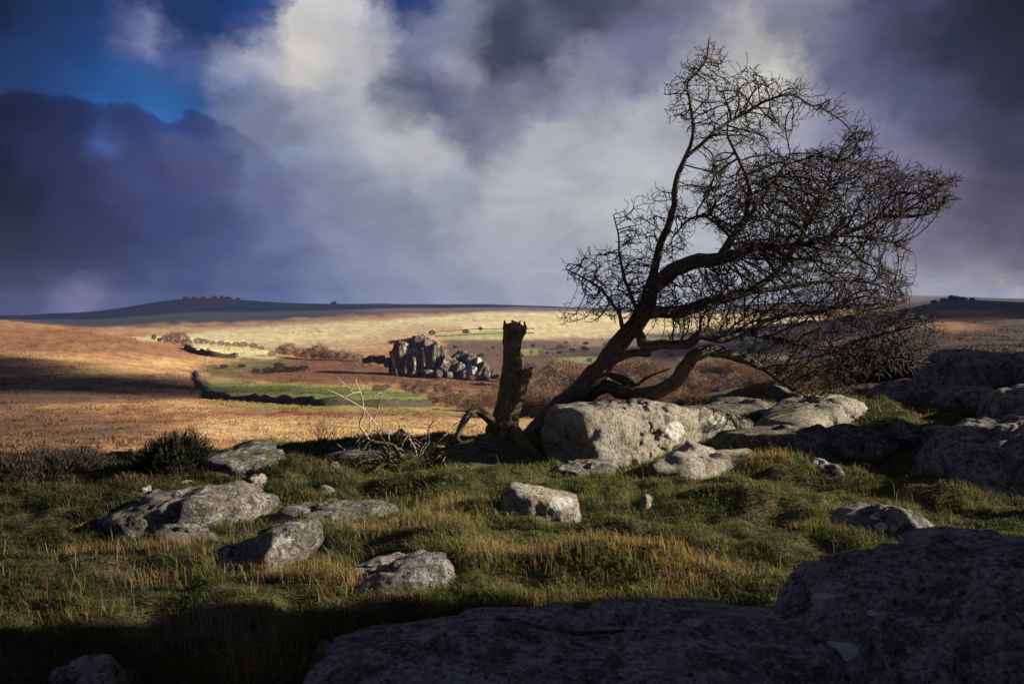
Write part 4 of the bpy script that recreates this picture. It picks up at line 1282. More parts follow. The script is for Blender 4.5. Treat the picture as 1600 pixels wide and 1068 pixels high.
    for i in range(tot):
        if islimb[i] or done[i]:
            continue
        p0 = par[i]
        chain = [p0, i]
        done[i] = True
        c = i
        while True:
            kk = [k for k in kids[c] if not done[k]]
            if not kk:
                break
            c = max(kk, key=lambda k: rad_[k])
            done[c] = True
            chain.append(c)
        pts = N[chain]
        rr = np.array([rad_[k] for k in chain])
        rr[0] = rr[1]
        if islimb[p0]:
            rr = np.minimum(rr, max(nrad[p0] * .75, .0045))
        rr = np.minimum(rr, 0.021)
        rr[-1] *= .75
        t.add(pts - inv, rr, 5 if rr[0] > .009 else 4 if rr[0] > .0055 else 3, cap=False)
        spur_at.append(pts[1:])
        spur_dir.append(pts[1:] - pts[:-1])
    # spur shoots, thorns and buds, a short forked pair of segments each
    a0, dv = np.concatenate(spur_at), np.concatenate(spur_dir)
    pick = g.integers(0, len(a0), int(len(a0) * 1.1))
    a0, dv = a0[pick], dv[pick]
    dv /= np.linalg.norm(dv, axis=1)[:, None] + 1e-9
    unit = lambda q: q / (np.linalg.norm(q, axis=1)[:, None] + 1e-9)
    v = g.normal(size=a0.shape)
    v = unit(v - dv * (v * dv).sum(1)[:, None])
    v = unit(v + dv * g.uniform(0, 1.0, (len(a0), 1)) + np.array([.15, 0, .15]))
    LN = g.uniform(.025, .11, (len(a0), 1))
    a1 = a0 + v * LN
    a2 = a1 + unit(v + g.normal(0, .5, a0.shape)) * LN * g.uniform(.2, .9, (len(a0), 1))
    u = unit(np.cross(v, np.array([.2, .9, .3])))
    w = np.cross(v, u)
    R3 = []
    for q, rr_ in ((a0, .0040), (a1, .0040), (a2, .0046)):
        for k in range(3):
            an = k * 2 * math.pi / 3
            R3.append(q - inv + (u * math.cos(an) + w * math.sin(an)) * rr_)
    VV = np.stack(R3, 1).reshape(-1, 3)
    b0 = np.arange(len(a0))[:, None] * 9 + t.n
    for sg in (0, 3):
        for k in range(3):
            k2 = (k + 1) % 3
            t.f4.append(np.concatenate([b0 + sg + k, b0 + sg + k2, b0 + sg + 3 + k2, b0 + sg + 3 + k], 1))
    t.f3.append(np.concatenate([b0 + 6, b0 + 7, b0 + 8], 1))
    t.v.append(VV)
    t.c.append(VV * 0)
    t.n += len(VV)
    nspur = len(a0)
    o = link('twigs', t.mesh('hawthorn_twigs', M_TWIG), root)
    o['kind'] = 'stuff'
    print('hawthorn nodes', tot, 'spurs', nspur, 'unreached', int(alive.sum()))


hawthorn()


def broken_stump():
    d = 9.35
    base = P(785, 700, d)
    root = bpy.data.objects.new('broken_trunk', None)
    COL.objects.link(root)
    root.location = (base[0], base[1], 0)
    inv = np.array([base[0], base[1], 0])
    tag(root, 'upright broken mossy trunk snapped off beside the leaning hawthorn', 'dead trunk')

    def part(nm, rows, sides, rough, mat, seed, step=.03, cap=True):
        q = catmull(limb_pts(rows, d), step)
        t = Tubes()
        t.add(q[:, :3] - inv, q[:, 3], sides, rough, seed, cap)
        return link(nm, t.mesh('broken_trunk_' + nm, mat), root)
    part('trunk', [(776, 715, 0, 32), (780, 694, 0, 26), (789, 655, 0, 21), (798, 615, 0, 17.5), (801, 585, 0, 15.5), (799, 553, 0, 13), (801, 530, 0, 14.5), (804, 516, 0, 17.5), (805, 508, 0, 16)], 40, .26, M_STUMP, 5, .02)
    part('side_stub', [(797, 650, -.05, 14), (808, 618, -.06, 11.5), (818, 594, -.06, 9.5), (826, 578, -.06, 7.5)], 20, .24, M_STUMP, 9)
    part('raw_split_wood', [(811, 582, -.03, 4), (813, 570, -.02, 3.6), (815, 561, -.02, 1.6)], 10, .4, M_RAW, 12)
    for k, rows in enumerate([[(790, 515, 0, 5), (789, 506, 0, 4), (788, 500, 0, 1.2)], [(801, 512, 0, 7), (803, 504, .02, 5), (800, 500, .02, 1.5)], [(817, 520, 0, 6), (821, 510, 0, 4), (819, 502, 0, 1.2)], [(810, 512, .1, 7), (811, 506, .1, 4), (813, 501, .1, 1.2)], [(823, 582, -.06, 6), (829, 575, -.06, 3.5), (831, 572, -.06, 1)]]):
        part('splinter', rows, 9, .35, M_STUMP, 30 + k)
    part('hooked_branch', [(776, 668, -.1, 9), (766, 655, -.15, 8), (753, 645, -.2, 7), (741, 641, -.25, 6.6), (729, 652, -.3, 6.2), (719, 671, -.35, 6), (714, 684, -.38, 5.5), (721, 692, -.4, 4.5), (728, 694, -.4, 2.5)], 16, .2, M_BARK, 15)
    part('root_buttress', [(802, 664, -.1, 8), (812, 688, -.18, 12), (826, 706, -.3, 13), (846, 722, -.4, 9)], 18, .3, M_STUMP, 17)
    part('root_buttress', [(770, 680, -.1, 8), (756, 697, -.2, 10), (742, 710, -.28, 7)], 16, .3, M_STUMP, 18)
    g = rng(5)
    for k in range(7):
        x, y = g.uniform(716, 752), g.uniform(650, 690)
        dx, dy = g.uniform(-26, 6), g.uniform(-22, 14)
        part('twig', [(x, y, -.3, 1.3), (x + dx * .5 + g.uniform(-3, 3), y + dy * .5 + g.uniform(-3, 3), -.32, 1), (x + dx, y + dy, -.35, .6)], 4, 0, M_SHRUB, 40 + k)
    # roots of the leaning tree spread by the stump
    return root


broken_stump()


def dead_branches():
    d = 8.4
    base = P(625, 730, d)
    root = bpy.data.objects.new('fallen_dead_branch', None)
    COL.objects.link(root)
    root.location = (base[0], base[1], 0)
    inv = np.array([base[0], base[1], 0])
    tag(root, 'fallen dead branch with bleached bare forks before the straw field', 'branch')
    rows = [
        ('mossy_stem', M_DEADBASE, [(646, 735, 0, 6), (637, 724, 0, 6.5), (628, 717, 0, 7), (621, 705, 0, 5), (615, 696, 0, 4.6), (601, 692, 0, 4.4), (584, 690, -.05, 4), (576, 686, -.1, 3.6)]),
        ('mossy_stem', M_DEADBASE, [(642, 730, .1, 6.5), (625, 724, .1, 6.5), (610, 714, .1, 5.5), (600, 700, .12, 5), (594, 692, .15, 3.5)]),
        ('mossy_stem', M_DEADBASE, [(632, 726, 0, 5.5), (612, 727, -.1, 5), (598, 726, -.2, 4), (584, 736, -.3, 3), (578, 742, -.3, 2)]),
        ('bleached_fork', M_DEAD, [(576, 686, -.1, 3.4), (569, 675, -.1, 3.2), (561.5, 665, -.1, 3), (563, 657, -.1, 2.8), (568, 647, -.1, 2.8), (568, 640, -.1, 2.6), (566, 624, -.1, 2.5), (563, 612, -.12, 2.2), (557, 599, -.15, 1.6), (556, 592, -.15, 1)]),
        ('bleached_fork', M_DEAD, [(564, 606, -.1, 1.6), (566, 600, -.1, 1.4), (561, 593, -.1, .8)]),
        ('bleached_fork', M_DEAD, [(568, 637, -.1, 2.3), (574, 646, 0, 2.2), (583, 657, .1, 2.1), (590, 666, .15, 2), (591, 672, .15, 1.7)]),
        ('bleached_fork', M_DEAD, [(579, 653, .05, 1.8), (578, 664, .05, 1.8), (586, 672, .08, 2), (601, 674, .1, 2), (607, 678, .1, 2.1), (608, 691, .08, 2.2)]),
        ('bleached_fork', M_DEAD, [(583, 657, .1, 2.2), (589, 645, .15, 2.1), (594, 626, .2, 2), (598, 611, .2, 1.9), (608, 602, .25, 1.7), (618, 592, .25, 1.5), (620.5, 585, .25, 1.3), (618, 575, .25, .8)]),
        ('bleached_fork', M_DEAD, [(598, 613, .2, 1.2), (591, 614, .15, 1), (584, 620, .1, .8), (580, 626, .1, .5)]),
        ('bleached_fork', M_DEAD, [(568, 638, -.1, 1.8), (554, 629, -.2, 1.6), (541, 623, -.25, 1.7), (525, 614, -.3, 1.5), (510, 609, -.35, 1.1), (499, 611, -.35, .6)]),
        ('bleached_fork', M_DEAD, [(563, 612, -.12, 1.5), (550, 614, -.2, 1.8), (541, 620, -.25, 1.6), (536, 626, -.3, .8)]),
        ('bleached_fork', M_DEAD, [(551, 613, -.2, 1.5), (541, 602, -.25, 1.5), (533, 595, -.3, 1.4), (525, 587, -.3, 1)]),
        ('bleached_fork', M_DEAD, [(541, 602, -.25, .9), (534, 603, -.3, .8), (526, 606, -.35, .5)]),
        ('bleached_fork', M_DEAD, [(583, 656, .1, 1.2), (586, 648, .15, 1), (588, 640, .2, .6)]),
        ('bleached_fork', M_DEAD, [(652, 718, .15, 3), (650, 706, .15, 3), (646, 695, .15, 2.8), (638, 681, .15, 2.6), (638, 671, .15, 2.2), (633, 663, .12, 1.9), (625, 655, .1, 1)]),
        ('bleached_fork', M_DEAD, [(657, 722, .2, 2.2), (662, 703, .25, 2.2), (670, 691, .3, 2.1), (671, 666, .3, 2), (679, 657, .3, 1.5), (684, 649, .3, .8)]),
        ('bleached_fork', M_DEAD, [(655, 712, .2, 1.8), (660, 698, .25, 1.6), (668, 690, .3, 1.2)]),
        ('bleached_fork', M_DEAD, [(671, 668, .3, 1), (681, 664, .3, .8), (690, 660, .3, .4)]),
        ('bleached_fork', M_DEAD, [(638, 680, .15, 1.4), (630, 690, .1, 1.2), (627, 704, .1, .9)]),
        ('bleached_fork', M_DEAD, [(640, 684, .15, 1.2), (648, 682, .15, 1), (646, 672, .15, .7)]),
        ('dark_twig', M_DEADBASE, [(576, 690, -.1, 2.6), (568, 702, -.2, 2.2), (558, 712, -.3, 1.7), (550, 717, -.35, .8)]),
        ('dark_twig', M_DEADBASE, [(598, 716, -.1, 2.4), (580, 717, -.2, 2), (566, 720, -.3, 1.4), (542, 736, -.4, .6)]),
        ('dark_twig', M_DEADBASE, [(562, 712, -.3, 1.2), (564, 724, -.35, 1.1), (570, 734, -.4, .6)]),
        ('dark_twig', M_DEADBASE, [(625, 716, .2, 2), (618, 700, .25, 1.8), (628, 686, .3, 1.2)]),
        ('dark_twig', M_DEADBASE, [(586, 672, .08, 1), (583, 684, .05, 1), (588, 694, 0, .8)]),
        ('dark_twig', M_DEADBASE, [(636, 706, .2, 1.4), (655, 698, .3, 1.2), (672, 700, .35, .7)]),
    ]
    for k, (nm, mat, rw) in enumerate(rows):
        rw = [(x, y, o, r * (.85 if nm == 'mossy_stem' else .68)) for x, y, o, r in rw]
        q = catmull(limb_pts(rw, d), .035)
        kk = np.arange(len(q))
        q[:, :3] += .006 * np.stack([fbm(np.stack([kk * .5, kk * 0 + k, kk * 0 + c * 5], -1), 2, 3) for c in range(3)], -1) * np.minimum(1, kk / 3)[:, None]
        t = Tubes()
        t.add(q[:, :3] - inv, q[:, 3], 12 if rw[0][3] > 3 else 7, .15, k)
        link(nm, t.mesh('dead_' + nm, mat), root)
    g = rng(9)
    for k in range(70):
        x, y = g.uniform(545, 695), g.uniform(672, 738)
        t = Tubes()
        dx, dy = g.uniform(-24, 24), g.uniform(-30, 6)
        q = limb_pts([(x, y, g.uniform(-.3, .3), 1), (x + dx * .5 + g.uniform(-4, 4), y + dy * .5 + g.uniform(-4, 4), g.uniform(-.3, .3), .9), (x + dx, y + dy, g.uniform(-.3, .3), .5)], d)
        t.add(q[:, :3] - inv, q[:, 3], 4)
        link('twig', t.mesh('dead_twig', M_DEAD if k % 2 else M_DEADBASE), root)


dead_branches()


def bare_shrub(name, label, px, py, d, hpx, wpx, seed, mat, n=16, group=None, sides=4):
    """small leafless shrub of forking shoots"""
    g = rng(seed)
    base = P(px, py, d)
    t = Tubes()
    H = hpx * d / FPX
    W = wpx * d / FPX

    def grow(p, v, L, r, lev):
        pts = [p]
        for k in range(4):
            v = v + g.normal(0, .16, 3) + np.array([0, 0, .04])
            v /= np.linalg.norm(v)
            p = p + v * L / 4
            pts.append(p)
        t.add(pts, np.linspace(r, r * .55, 5), sides, cap=False)
        if lev > 0:
            for k in range(3):
                a = pts[g.integers(2, 5)]
                w = v + g.normal(0, .5, 3)
                w /= np.linalg.norm(w)
                grow(a, w, L * g.uniform(.5, .75), r * .6, lev - 1)
    for k in range(n):
        an = g.uniform(0, 2 * math.pi)
        sp = math.sqrt(g.random())
        v = np.array([math.cos(an) * sp * W / H * .7, math.sin(an) * sp * W / H * .7, .9])
        v /= np.linalg.norm(v)
        grow(np.array([math.cos(an), math.sin(an), 0]) * .03, v, H * .5, .0048, 2)
    o = link(name, t.mesh(name, mat), loc=tuple(base))
    return tag(o, label, 'shrub', group)


bare_shrub('bare_shrub', 'small leafless reddish shrub rising from straw grass', 503, 694, 11.0, 56, 40, 4, M_SHRUB, 13)


def spiky_bush(name, label, px, py, d, wpx, hpx, dep, seed, mat, n=2600, cat='bush', zoff=0.0):
    """gorse or heather: a mound of short spiny shoots"""
    g = rng(seed)
    base = P(px, py, d)
    w, h = wpx * d / FPX / 2, hpx * d / FPX
    th, ph = g.uniform(0, 2 * math.pi, n), np.arccos(g.uniform(0, 1, n))
    rr = g.uniform(.45, 1, n) ** .6
    lump = 1 + .45 * fbm(np.stack([np.cos(th) * 1.6, np.sin(th) * 1.6, ph * 1.5], -1), 3, seed)
    dirs = np.stack([np.sin(ph) * np.cos(th), np.sin(ph) * np.sin(th), np.cos(ph)], -1)
    c = dirs * (rr * lump)[:, None] * np.array([w, dep, h])
    v = dirs + g.normal(0, .45, (n, 3)) + np.array([0, 0, .35])
    v /= np.linalg.norm(v, axis=1)[:, None]
    L = g.uniform(.035, .10, n) * (d / 9)
    s = np.cross(v, g.normal(size=(n, 3)))
    s /= np.linalg.norm(s, axis=1)[:, None]
    wd = (.0055 * d / 9)
    vv = np.stack([c - s * wd, c + s * wd, c + v * L[:, None]], 1).reshape(-1, 3)
    f = np.arange(3 * n).reshape(n, 3)
    zb = hz(base[0], base[1]) - .04 if d < 12 else base[2]
    o = link(name, new_mesh(name, vv, f, mat, False), loc=(base[0], base[1], zb + zoff))
    return tag(o, label, cat)


spiky_bush('gorse_bush', 'dark gorse bush leaning against the tilted rock', 276, 762, 7.7, 92, 50, .34, 3, M_GORSE, 9000)
spiky_bush('gorse_bush', 'tiny dark gorse tuft on the open grass', 190, 738, 8.6, 26, 14, .15, 5, M_GORSE, 1800)
spiky_bush('gorse_bush', 'wide black gorse thicket behind the hanging hawthorn twigs', 1372, 605, 17.5, 150, 62, 1.0, 6, M_GORSE, 11000)
spiky_bush('heather_mound', 'dark heather mound at the edge of the orange field', 60, 770, 8.0, 210, 48, .7, 7, mat_plain('heather_dark', (0.035, 0.026, 0.022), .5, 8), 16000, 'heather')

# ------------------------------------------------------------------ grass
def blades(x, y, z, L, W, lean, col, g, name, mat, bend=0.5, tipcol=None):
    n = len(x)
    th = g.uniform(0, 2 * math.pi, n)
    la = g.uniform(0, 2 * math.pi, n)
    b = np.stack([x, y, z], -1)
    side = np.stack([np.cos(th), np.sin(th), np.zeros(n)], -1) * (W / 2)[:, None]
    ld = np.stack([np.cos(la), np.sin(la), np.zeros(n)], -1) + np.array([-0.45, -.1, 0])
    ln = lean[:, None]
    mid = b + (ld * ln * .35 + np.array([0, 0, 1.0]) * np.sqrt(np.maximum(1 - (ln * .35) ** 2, .05))) * (L * .55)[:, None]
    tip = b + (ld * ln * (.6 + bend * .5) + np.array([0, 0, 1.0]) * np.maximum(1 - ln * .55 * (0.6 + bend), .12)) * L[:, None]
    v = np.stack([b - side, b + side, mid - side * .7, mid + side * .7, tip], 1).reshape(-1, 3)
    i = np.arange(n)[:, None] * 5
    f4 = np.concatenate([i, i + 1, i + 3, i + 2], 1)
    f3 = np.concatenate([i + 2, i + 3, i + 4], 1)
    tc = col if tipcol is None else tipcol
    cc = np.stack([col * .75, col * .75, col, col, tc * 1.1], 1).reshape(-1, 3)
    return new_mesh(name, v, [f4, f3], mat, False, cc)


def near_turf():
    g = rng(31)
    n = 560000
    u = g.random(n)
    r0, r1 = 2.7, 15.5
    r = r0 * (r1 / r0) ** (u ** .9)
    a = g.uniform(rad(-36.5), rad(37.5), n)
    x, y = r * np.sin(a), r * np.cos(a)
    z = height(x, y)
    top = rock_top(x, y)
    edge = 10.6 + 3.5 * smooth(0, 3, x) + .9 * fbm(xy0(x, y, 2.0), 3, 77)
    ok = (top < z + 0.03) & (g.random(n) > smooth(edge - 1.2, edge + 1.4, r))
    x, y, z, r = x[ok], y[ok], z[ok], r[ok]
    n = len(x)
    v = fbm(xy0(x, y, 0.9), 4, 101)
    w = fbm(xy0(x, y, 0.22), 3, 105)
    lush = fbm(xy0(x, y, 2.2), 3, 111)
    tuft = smooth(.15, .65, v * .8 + w * .35 + .25)
    tuft *= smooth(-.9, .5, -lush + .3)
    right = smooth(-1.5, 2.0, x)
    tuft *= (1 - .45 * right)
    left_shade = 1 - smooth(-3.0, 0.0, x + .8 * lush)  # turf colour darkened to the left in place of shade and vignette
    mat_ = smooth(.0, .5, fbm(xy0(x, y * 1.3, .30), 3, 141))
    L = (0.018 + .020 * g.random(n)) * (1 + .05 * r) * (.7 + .9 * mat_) + tuft * g.uniform(.015, .095, n)
    L *= np.where(g.random(n) < .008, 1.8, 1)
    fr = by_rock(x, y, z) * (g.random(n) < .7)
    L = np.where(fr, L * 1.3 + g.uniform(.02, .07, n), L)
    W = (0.0018 + .00062 * r) * g.uniform(.7, 1.3, n)
    lean = g.uniform(.25, 1.35, n)
    straw = np.clip(.42 * tuft + .22 * smooth(.1, .7, w) + g.normal(0, .14, n), 0, 1)
    straw *= np.where(g.random(n) < .75, 1, 1.5)
    straw = np.clip(straw, 0, 1)[:, None]
    gr = np.array((.080, .110, .024)) * (.65 + .55 * mat_[:, None]) * (1 - right[:, None] * .15) + g.normal(0, .012, (n, 3))
    st = np.array((.27, .225, .10)) + g.normal(0, .03, (n, 3))
    col = np.clip(gr * (1 - straw) + st * straw, .01, .6)
    col = col * (1 - .72 * left_shade[:, None])
    tip = np.clip(col * .8 + np.array((.06, .055, .016)) * (1 - .7 * left_shade[:, None]), 0, .6)
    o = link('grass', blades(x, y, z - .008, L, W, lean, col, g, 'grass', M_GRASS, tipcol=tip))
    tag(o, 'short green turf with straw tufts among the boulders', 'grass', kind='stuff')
    # dead straw stalks standing above the turf
    m = 700
    r = 2.9 * (12.0 / 2.9) ** g.random(m)
    a = g.uniform(rad(-35), rad(35), m)
    x, y = r * np.sin(a), r * np.cos(a)
    z = height(x, y)
    ok = rock_top(x, y) < z + .05
    x, y, z, r = x[ok], y[ok], z[ok], r[ok]
    m = len(x)
    col = np.array((.36, .31, .18)) + g.normal(0, .04, (m, 3))
    o = link('grass', blades(x, y, z, g.uniform(.08, .22, m), .0012 + .00022 * r, g.uniform(.1, .9, m), np.clip(col, .05, .7), g, 'grass_stalks', M_GRASS))
    tag(o, 'thin dead straw stalks standing above the turf', 'grass', kind='stuff')


near_turf()


def tufts():
    """long straw tufts at the rock edges, each a clump one can point at only as a mass"""
    g = rng(57)
    spots = [(720, 905, .26, 240, .17), (520, 940, .2, 170, .16), (440, 935, .22, 160, .18), (560, 965, .2, 120, .14), (700, 830, .3, 200, .14), (680, 800, .4, 220, .16), (740, 812, .3, 160, .10),
             (1290, 835, .22, 160, .12), (1180, 735, .4, 260, .15), (1080, 748, .4, 200, .14), (420, 800, .3, 120, .12), (300, 870, .35, 240, .16), (240, 880, .3, 120, .14), (950, 900, .5, 300, .13),
             (1090, 915, .4, 220, .12), (860, 905, .3, 160, .14), (330, 820, .4, 160, .12), (480, 870, .3, 160, .13), (590, 850, .5, 240, .12), (380, 850, .3, 120, .13), (1000, 745, .3, 120, .13),
             (610, 790, .6, 160, .1), (640, 905, .3, 140, .15), (150, 880, .4, 160, .14), (230, 935, .3, 140, .16), (100, 1000, .3, 100, .14), (330, 1010, .3, 140, .16), (400, 1040, .2, 90, .2), (1240, 720, .4, 120, .12)]
    X, Y, L, C = [], [], [], []
    for (px, py, s, n, ln) in spots:
        c = gp(px, py)
        n = int(n * 2.2)
        X.append(c[0] + g.normal(0, s * .5, n))
        Y.append(c[1] + g.normal(0, s * .3, n))
        L.append(np.abs(g.normal(ln, ln * .35, n)) * .75 + .02)
        hue = g.uniform(-.04, .04)
        C.append(np.array((.30 + hue, .235, .105 - hue)) + g.normal(0, .05, (n, 3)))
    x, y, L, C = np.concatenate(X), np.concatenate(Y), np.concatenate(L), np.concatenate(C)
    z = height(x, y)
    ok = rock_top(x, y) < z + .06
    x, y, z, L, C = x[ok], y[ok], z[ok], L[ok], np.clip(C[ok], .03, .7)
    C = C * (1 - .55 * (1 - smooth(-3.0, 0.0, x)))[:, None]  # same painted leftward shade on the tufts
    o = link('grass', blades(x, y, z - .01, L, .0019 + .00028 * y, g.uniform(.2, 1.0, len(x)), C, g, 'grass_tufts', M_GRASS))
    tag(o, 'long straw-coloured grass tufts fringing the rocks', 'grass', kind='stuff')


tufts()


def moor_tussocks():
    g = rng(63)
    n = 30000
    r = 11.5 * (950 / 11.5) ** (g.random(n) ** .80)
    a = g.uniform(rad(-35), rad(35), n)
    x, y = r * np.sin(a), r * np.cos(a)
    edge = 10.6 + 3.5 * smooth(0, 3, x) + 1.0
    ok = r > edge
    x, y, r = x[ok], y[ok], r[ok]
    z = height(x, y)
    base = cover_color(x, y, z)
    v = fbm(np.stack([x / (3 + .02 * r), y / (3 + .05 * r), x * 0], -1), 3, 131)
    keep = g.random(len(x)) < smooth(-.45, .35, v)
    x, y, z, r, base, v = x[keep], y[keep], z[keep], r[keep], base[keep], v[keep]
    k = 9
    n = len(x)
    sp = (.10 + .004 * r)
    X = (x[:, None] + g.normal(0, 1, (n, k)) * sp[:, None]).ravel()
    Y = (y[:, None] + g.normal(0, 1, (n, k)) * sp[:, None]).ravel()
    Z = np.repeat(z, k) - .03
    R = np.repeat(r, k)
    L = (g.uniform(.6, 1.3, n)[:, None] * g.uniform(.5, 1.1, (n, k))).ravel() * np.minimum(.13 + .0020 * R, .75) * np.repeat(.6 + .6 * smooth(-.2, .5, v), k)
    C = np.repeat(base * g.uniform(.6, 1.2, (n, 1)), k, 0) * g.uniform(.8, 1.2, (n * k, 1))
    W = .006 + .0011 * R
    o = link('moor_grass', blades(X, Y, Z, L, W, g.uniform(.1, .8, n * k), np.clip(C, .02, .7), g, 'moor_grass', M_GRASS))
    tag(o, 'tussocky orange and straw moor grass covering the slope', 'grass', kind='stuff')


moor_tussocks()

# ------------------------------------------------------------------ far rocks: the tor across the valley
def unit_rock(seed, sub=3, cuts=9):
    g = rng(seed)
    th = np.linspace(0, 2 * math.pi, 9)[:-1]
    poly = np.stack([np.cos(th) * g.uniform(.8, 1.05, 8), np.sin(th) * g.uniform(.8, 1.05, 8)], -1)
    p, f = star_rock(poly, .85, sub, seed, 3.6, .09, cuts, .62, fine=0.0)
    return p, f


def tor_block(seed):
    g = rng(seed)
    poly = np.array([(-1, -1), (-.4, -1), (.4, -1), (1, -1), (1.02, -.3), (1, .4), (.85, .95), (.2, 1.03), (-.5, 1.0), (-1, .85), (-1.03, .1), (-.98, -.5)]) * g.uniform(.88, 1.06, (12, 1))
    p, f = star_rock(poly, .95, 4, seed, 6.0, .06, 5, .78, fine=0.0)
    # joints of the granite
    z = p[:, 2] + .08 * fbm(p * 1.5, 2, seed)
    jn = np.minimum.reduce([np.abs(z - q) for q in g.uniform(-.8, .8, 3)])
    x = p[:, 0] + .08 * fbm(p * 1.5, 2, seed + 4)
    jv = np.abs(x - g.uniform(-.4, .4))
    k = 1 - .10 * np.clip(1 - jn / .09, 0, 1) - .12 * np.clip(1 - jv / .09, 0, 1)
    p[:, :2] *= k[:, None]
    return p, f


def far_tor():
    o0 = locate(660, 588)
    D = o0[1]
    root = bpy.data.objects.new('rock_tor', None)
    COL.objects.link(root)
    root.location = tuple(o0)
    tag(root, 'tall weathered granite tor standing in bracken across the valley', 'tor')
    meshes = [new_mesh('tor_block', *tor_block(300 + k), M_ROCK_FAR, False) for k in range(5)]
    # blocks: photograph centre x, y, half width, half height, depth offset (m), tilt
    B = [(628, 556, 14, 21, -2, 6), (618, 562, 9, 16, 0, 14), (640, 548, 7, 15, 1, -4), (634, 576, 8, 12, -6, -8), (652, 547, 11, 22, 1, 3), (660, 534, 11, 10, 3, -6), (668, 552, 9, 24, -1, 2),
         (662, 566, 7, 20, -4, 0), (679, 560, 8, 22, -3, -3), (674, 540, 9, 9, 2, -12), (686, 556, 8, 15, -1, -20), (694, 566, 9, 12, -3, -28), (648, 572, 8, 14, -5, 4), (645, 586, 6, 6, -8, 0),
         (706, 570, 10, 10, 2, -20), (712, 562, 8, 9, 6, -24), (718, 575, 8, 9, -1, -30), (668, 584, 9, 6, -9, 10), (684, 584, 8, 6, -10, -10), (722, 556, 9, 9, 8, 10), (733, 566, 10, 13, 5, -14),
         (744, 572, 9, 14, 3, -24), (752, 578, 7, 12, 0, -34), (760, 582, 8, 9, 0, -20), (738, 580, 9, 8, -2, -10), (770, 584, 8, 7, 2, -20), (725, 584, 8, 6, -4, 0), (606, 566, 8, 7, 3, 15), (594, 562, 10, 6, 4, 10),
         (582, 560, 9, 5, 5, 0), (574, 563, 8, 4, 5, 0), (700, 585, 7, 5, -8, 0), (780, 588, 6, 4, 0, 0), (648, 572, 26, 18, 6, 0), (690, 578, 26, 12, 6, -8), (735, 584, 30, 10, 8, -6), (620, 580, 14, 10, 4, 8)]
    g = rng(88)
    for k, (px, py, hw, hh, dz, tl) in enumerate(B):
        d = D + dz
        p = P(px, py, d) - o0
        ob = link('granite_block', meshes[k % 5], root, loc=tuple(p))
        s = d / FPX
        ob.scale = (hw * s * .86, hw * s * g.uniform(.8, 1.0), hh * s * 1.08)
        ob.rotation_euler = (g.uniform(-.1, .1), rad(-tl), g.uniform(.45, .95))
    return D


TOR_D = far_tor()

FAR_ROCK_MESH = [new_mesh('field_boulder', *unit_rock(330 + k, 2, 8), M_ROCK_FAR, False) for k in range(4)]


SUMMIT_MESH = [new_mesh('summit_rock', *unit_rock(340 + k, 2, 8), M_WALLSTONE, False) for k in range(4)]


def scatter_boulders():
    g = rng(91)
    regions = [([(560, 575), (640, 592), (720, 596), (800, 592), (800, 606), (690, 606), (560, 592)], 46, 'pale boulder strewn in the bracken below the tor'),
               ([(690, 592), (760, 598), (740, 606), (690, 602)], 30, 'pale stone in the scree heap under the tor'),
               ([(540, 560), (610, 566), (600, 574), (540, 572)], 16, 'grey boulder on the bracken rise beside the tor'),
               ([(330, 570), (470, 575), (470, 596), (330, 590)], 14, 'lone pale stone on the dark bracken bank by the walled field'),
               ([(520, 642), (820, 640), (820, 648), (640, 650)], 26, 'low pale stone of the tumbled line beneath the green field'),
               ([(690, 540), (1000, 540), (1000, 556), (700, 560)], 18, 'pale speck of stone on the heather side beyond the tor')]
    for poly, n, lab in regions:
        for (px, py) in sample_poly(poly, n, g):
            p = locate(px, py)
            ob = link('field_boulder', FAR_ROCK_MESH[g.integers(4)], loc=tuple(p))
            s = p[1] / FPX * g.uniform(1.0, 2.6)
            ob.scale = (s * g.uniform(.8, 1.5), s, s * g.uniform(.6, 1.0))
            ob.rotation_euler = (g.uniform(-.3, .3), g.uniform(-.3, .3), g.uniform(0, 6))
            tag(ob, lab, 'boulder', lab.replace('pale', 'pale').split(' of ')[0] + ' group')
    # rocks crowning the far summits
    for name_lab, pts in (('dark rock crowning the highest far hill', [(290, 463, 5, 2), (303, 463, 4, 1.6), (318, 463, 4, 1.5), (335, 462, 6, 2.4), (347, 462, 5, 3), (356, 463, 6, 2), (372, 465, 4, 1.4)]),
                          ('tiny rock knob on the far level skyline', [(519, 474, 3, 2), (523, 473, 3, 3)]),
                          ('rough tor rock capping the dark moor hill', [(1474, 468, 9, 3), (1486, 466, 8, 5), (1494, 465, 6, 4), (1503, 468, 8, 3), (1460, 473, 6, 2.4), (1518, 470, 5, 2)])):
        for (px, py, hw, hh) in pts:
            # stand on the crest seen in that direction
            r = ray(px, 470)
            dd = np.exp(np.linspace(math.log(900), math.log(6000), 500))
            h = height(r[0] * dd, dd, fine=False)
            ang = (h - EYE) / dd
            if 'dark moor' in name_lab:
                ang = np.where(dd < 1500, ang, -9)
            k = int(np.argmax(ang))
            d = dd[k]
            s = d / FPX
            ob = link('summit_rock', SUMMIT_MESH[int(px) % 4], loc=(r[0] * d, d, h[k] + hh * s * .3))
            ob.scale = (hw * s, hw * s, hh * s * 1.7)
            tag(ob, name_lab, 'rock', name_lab + ' group')


scatter_boulders()

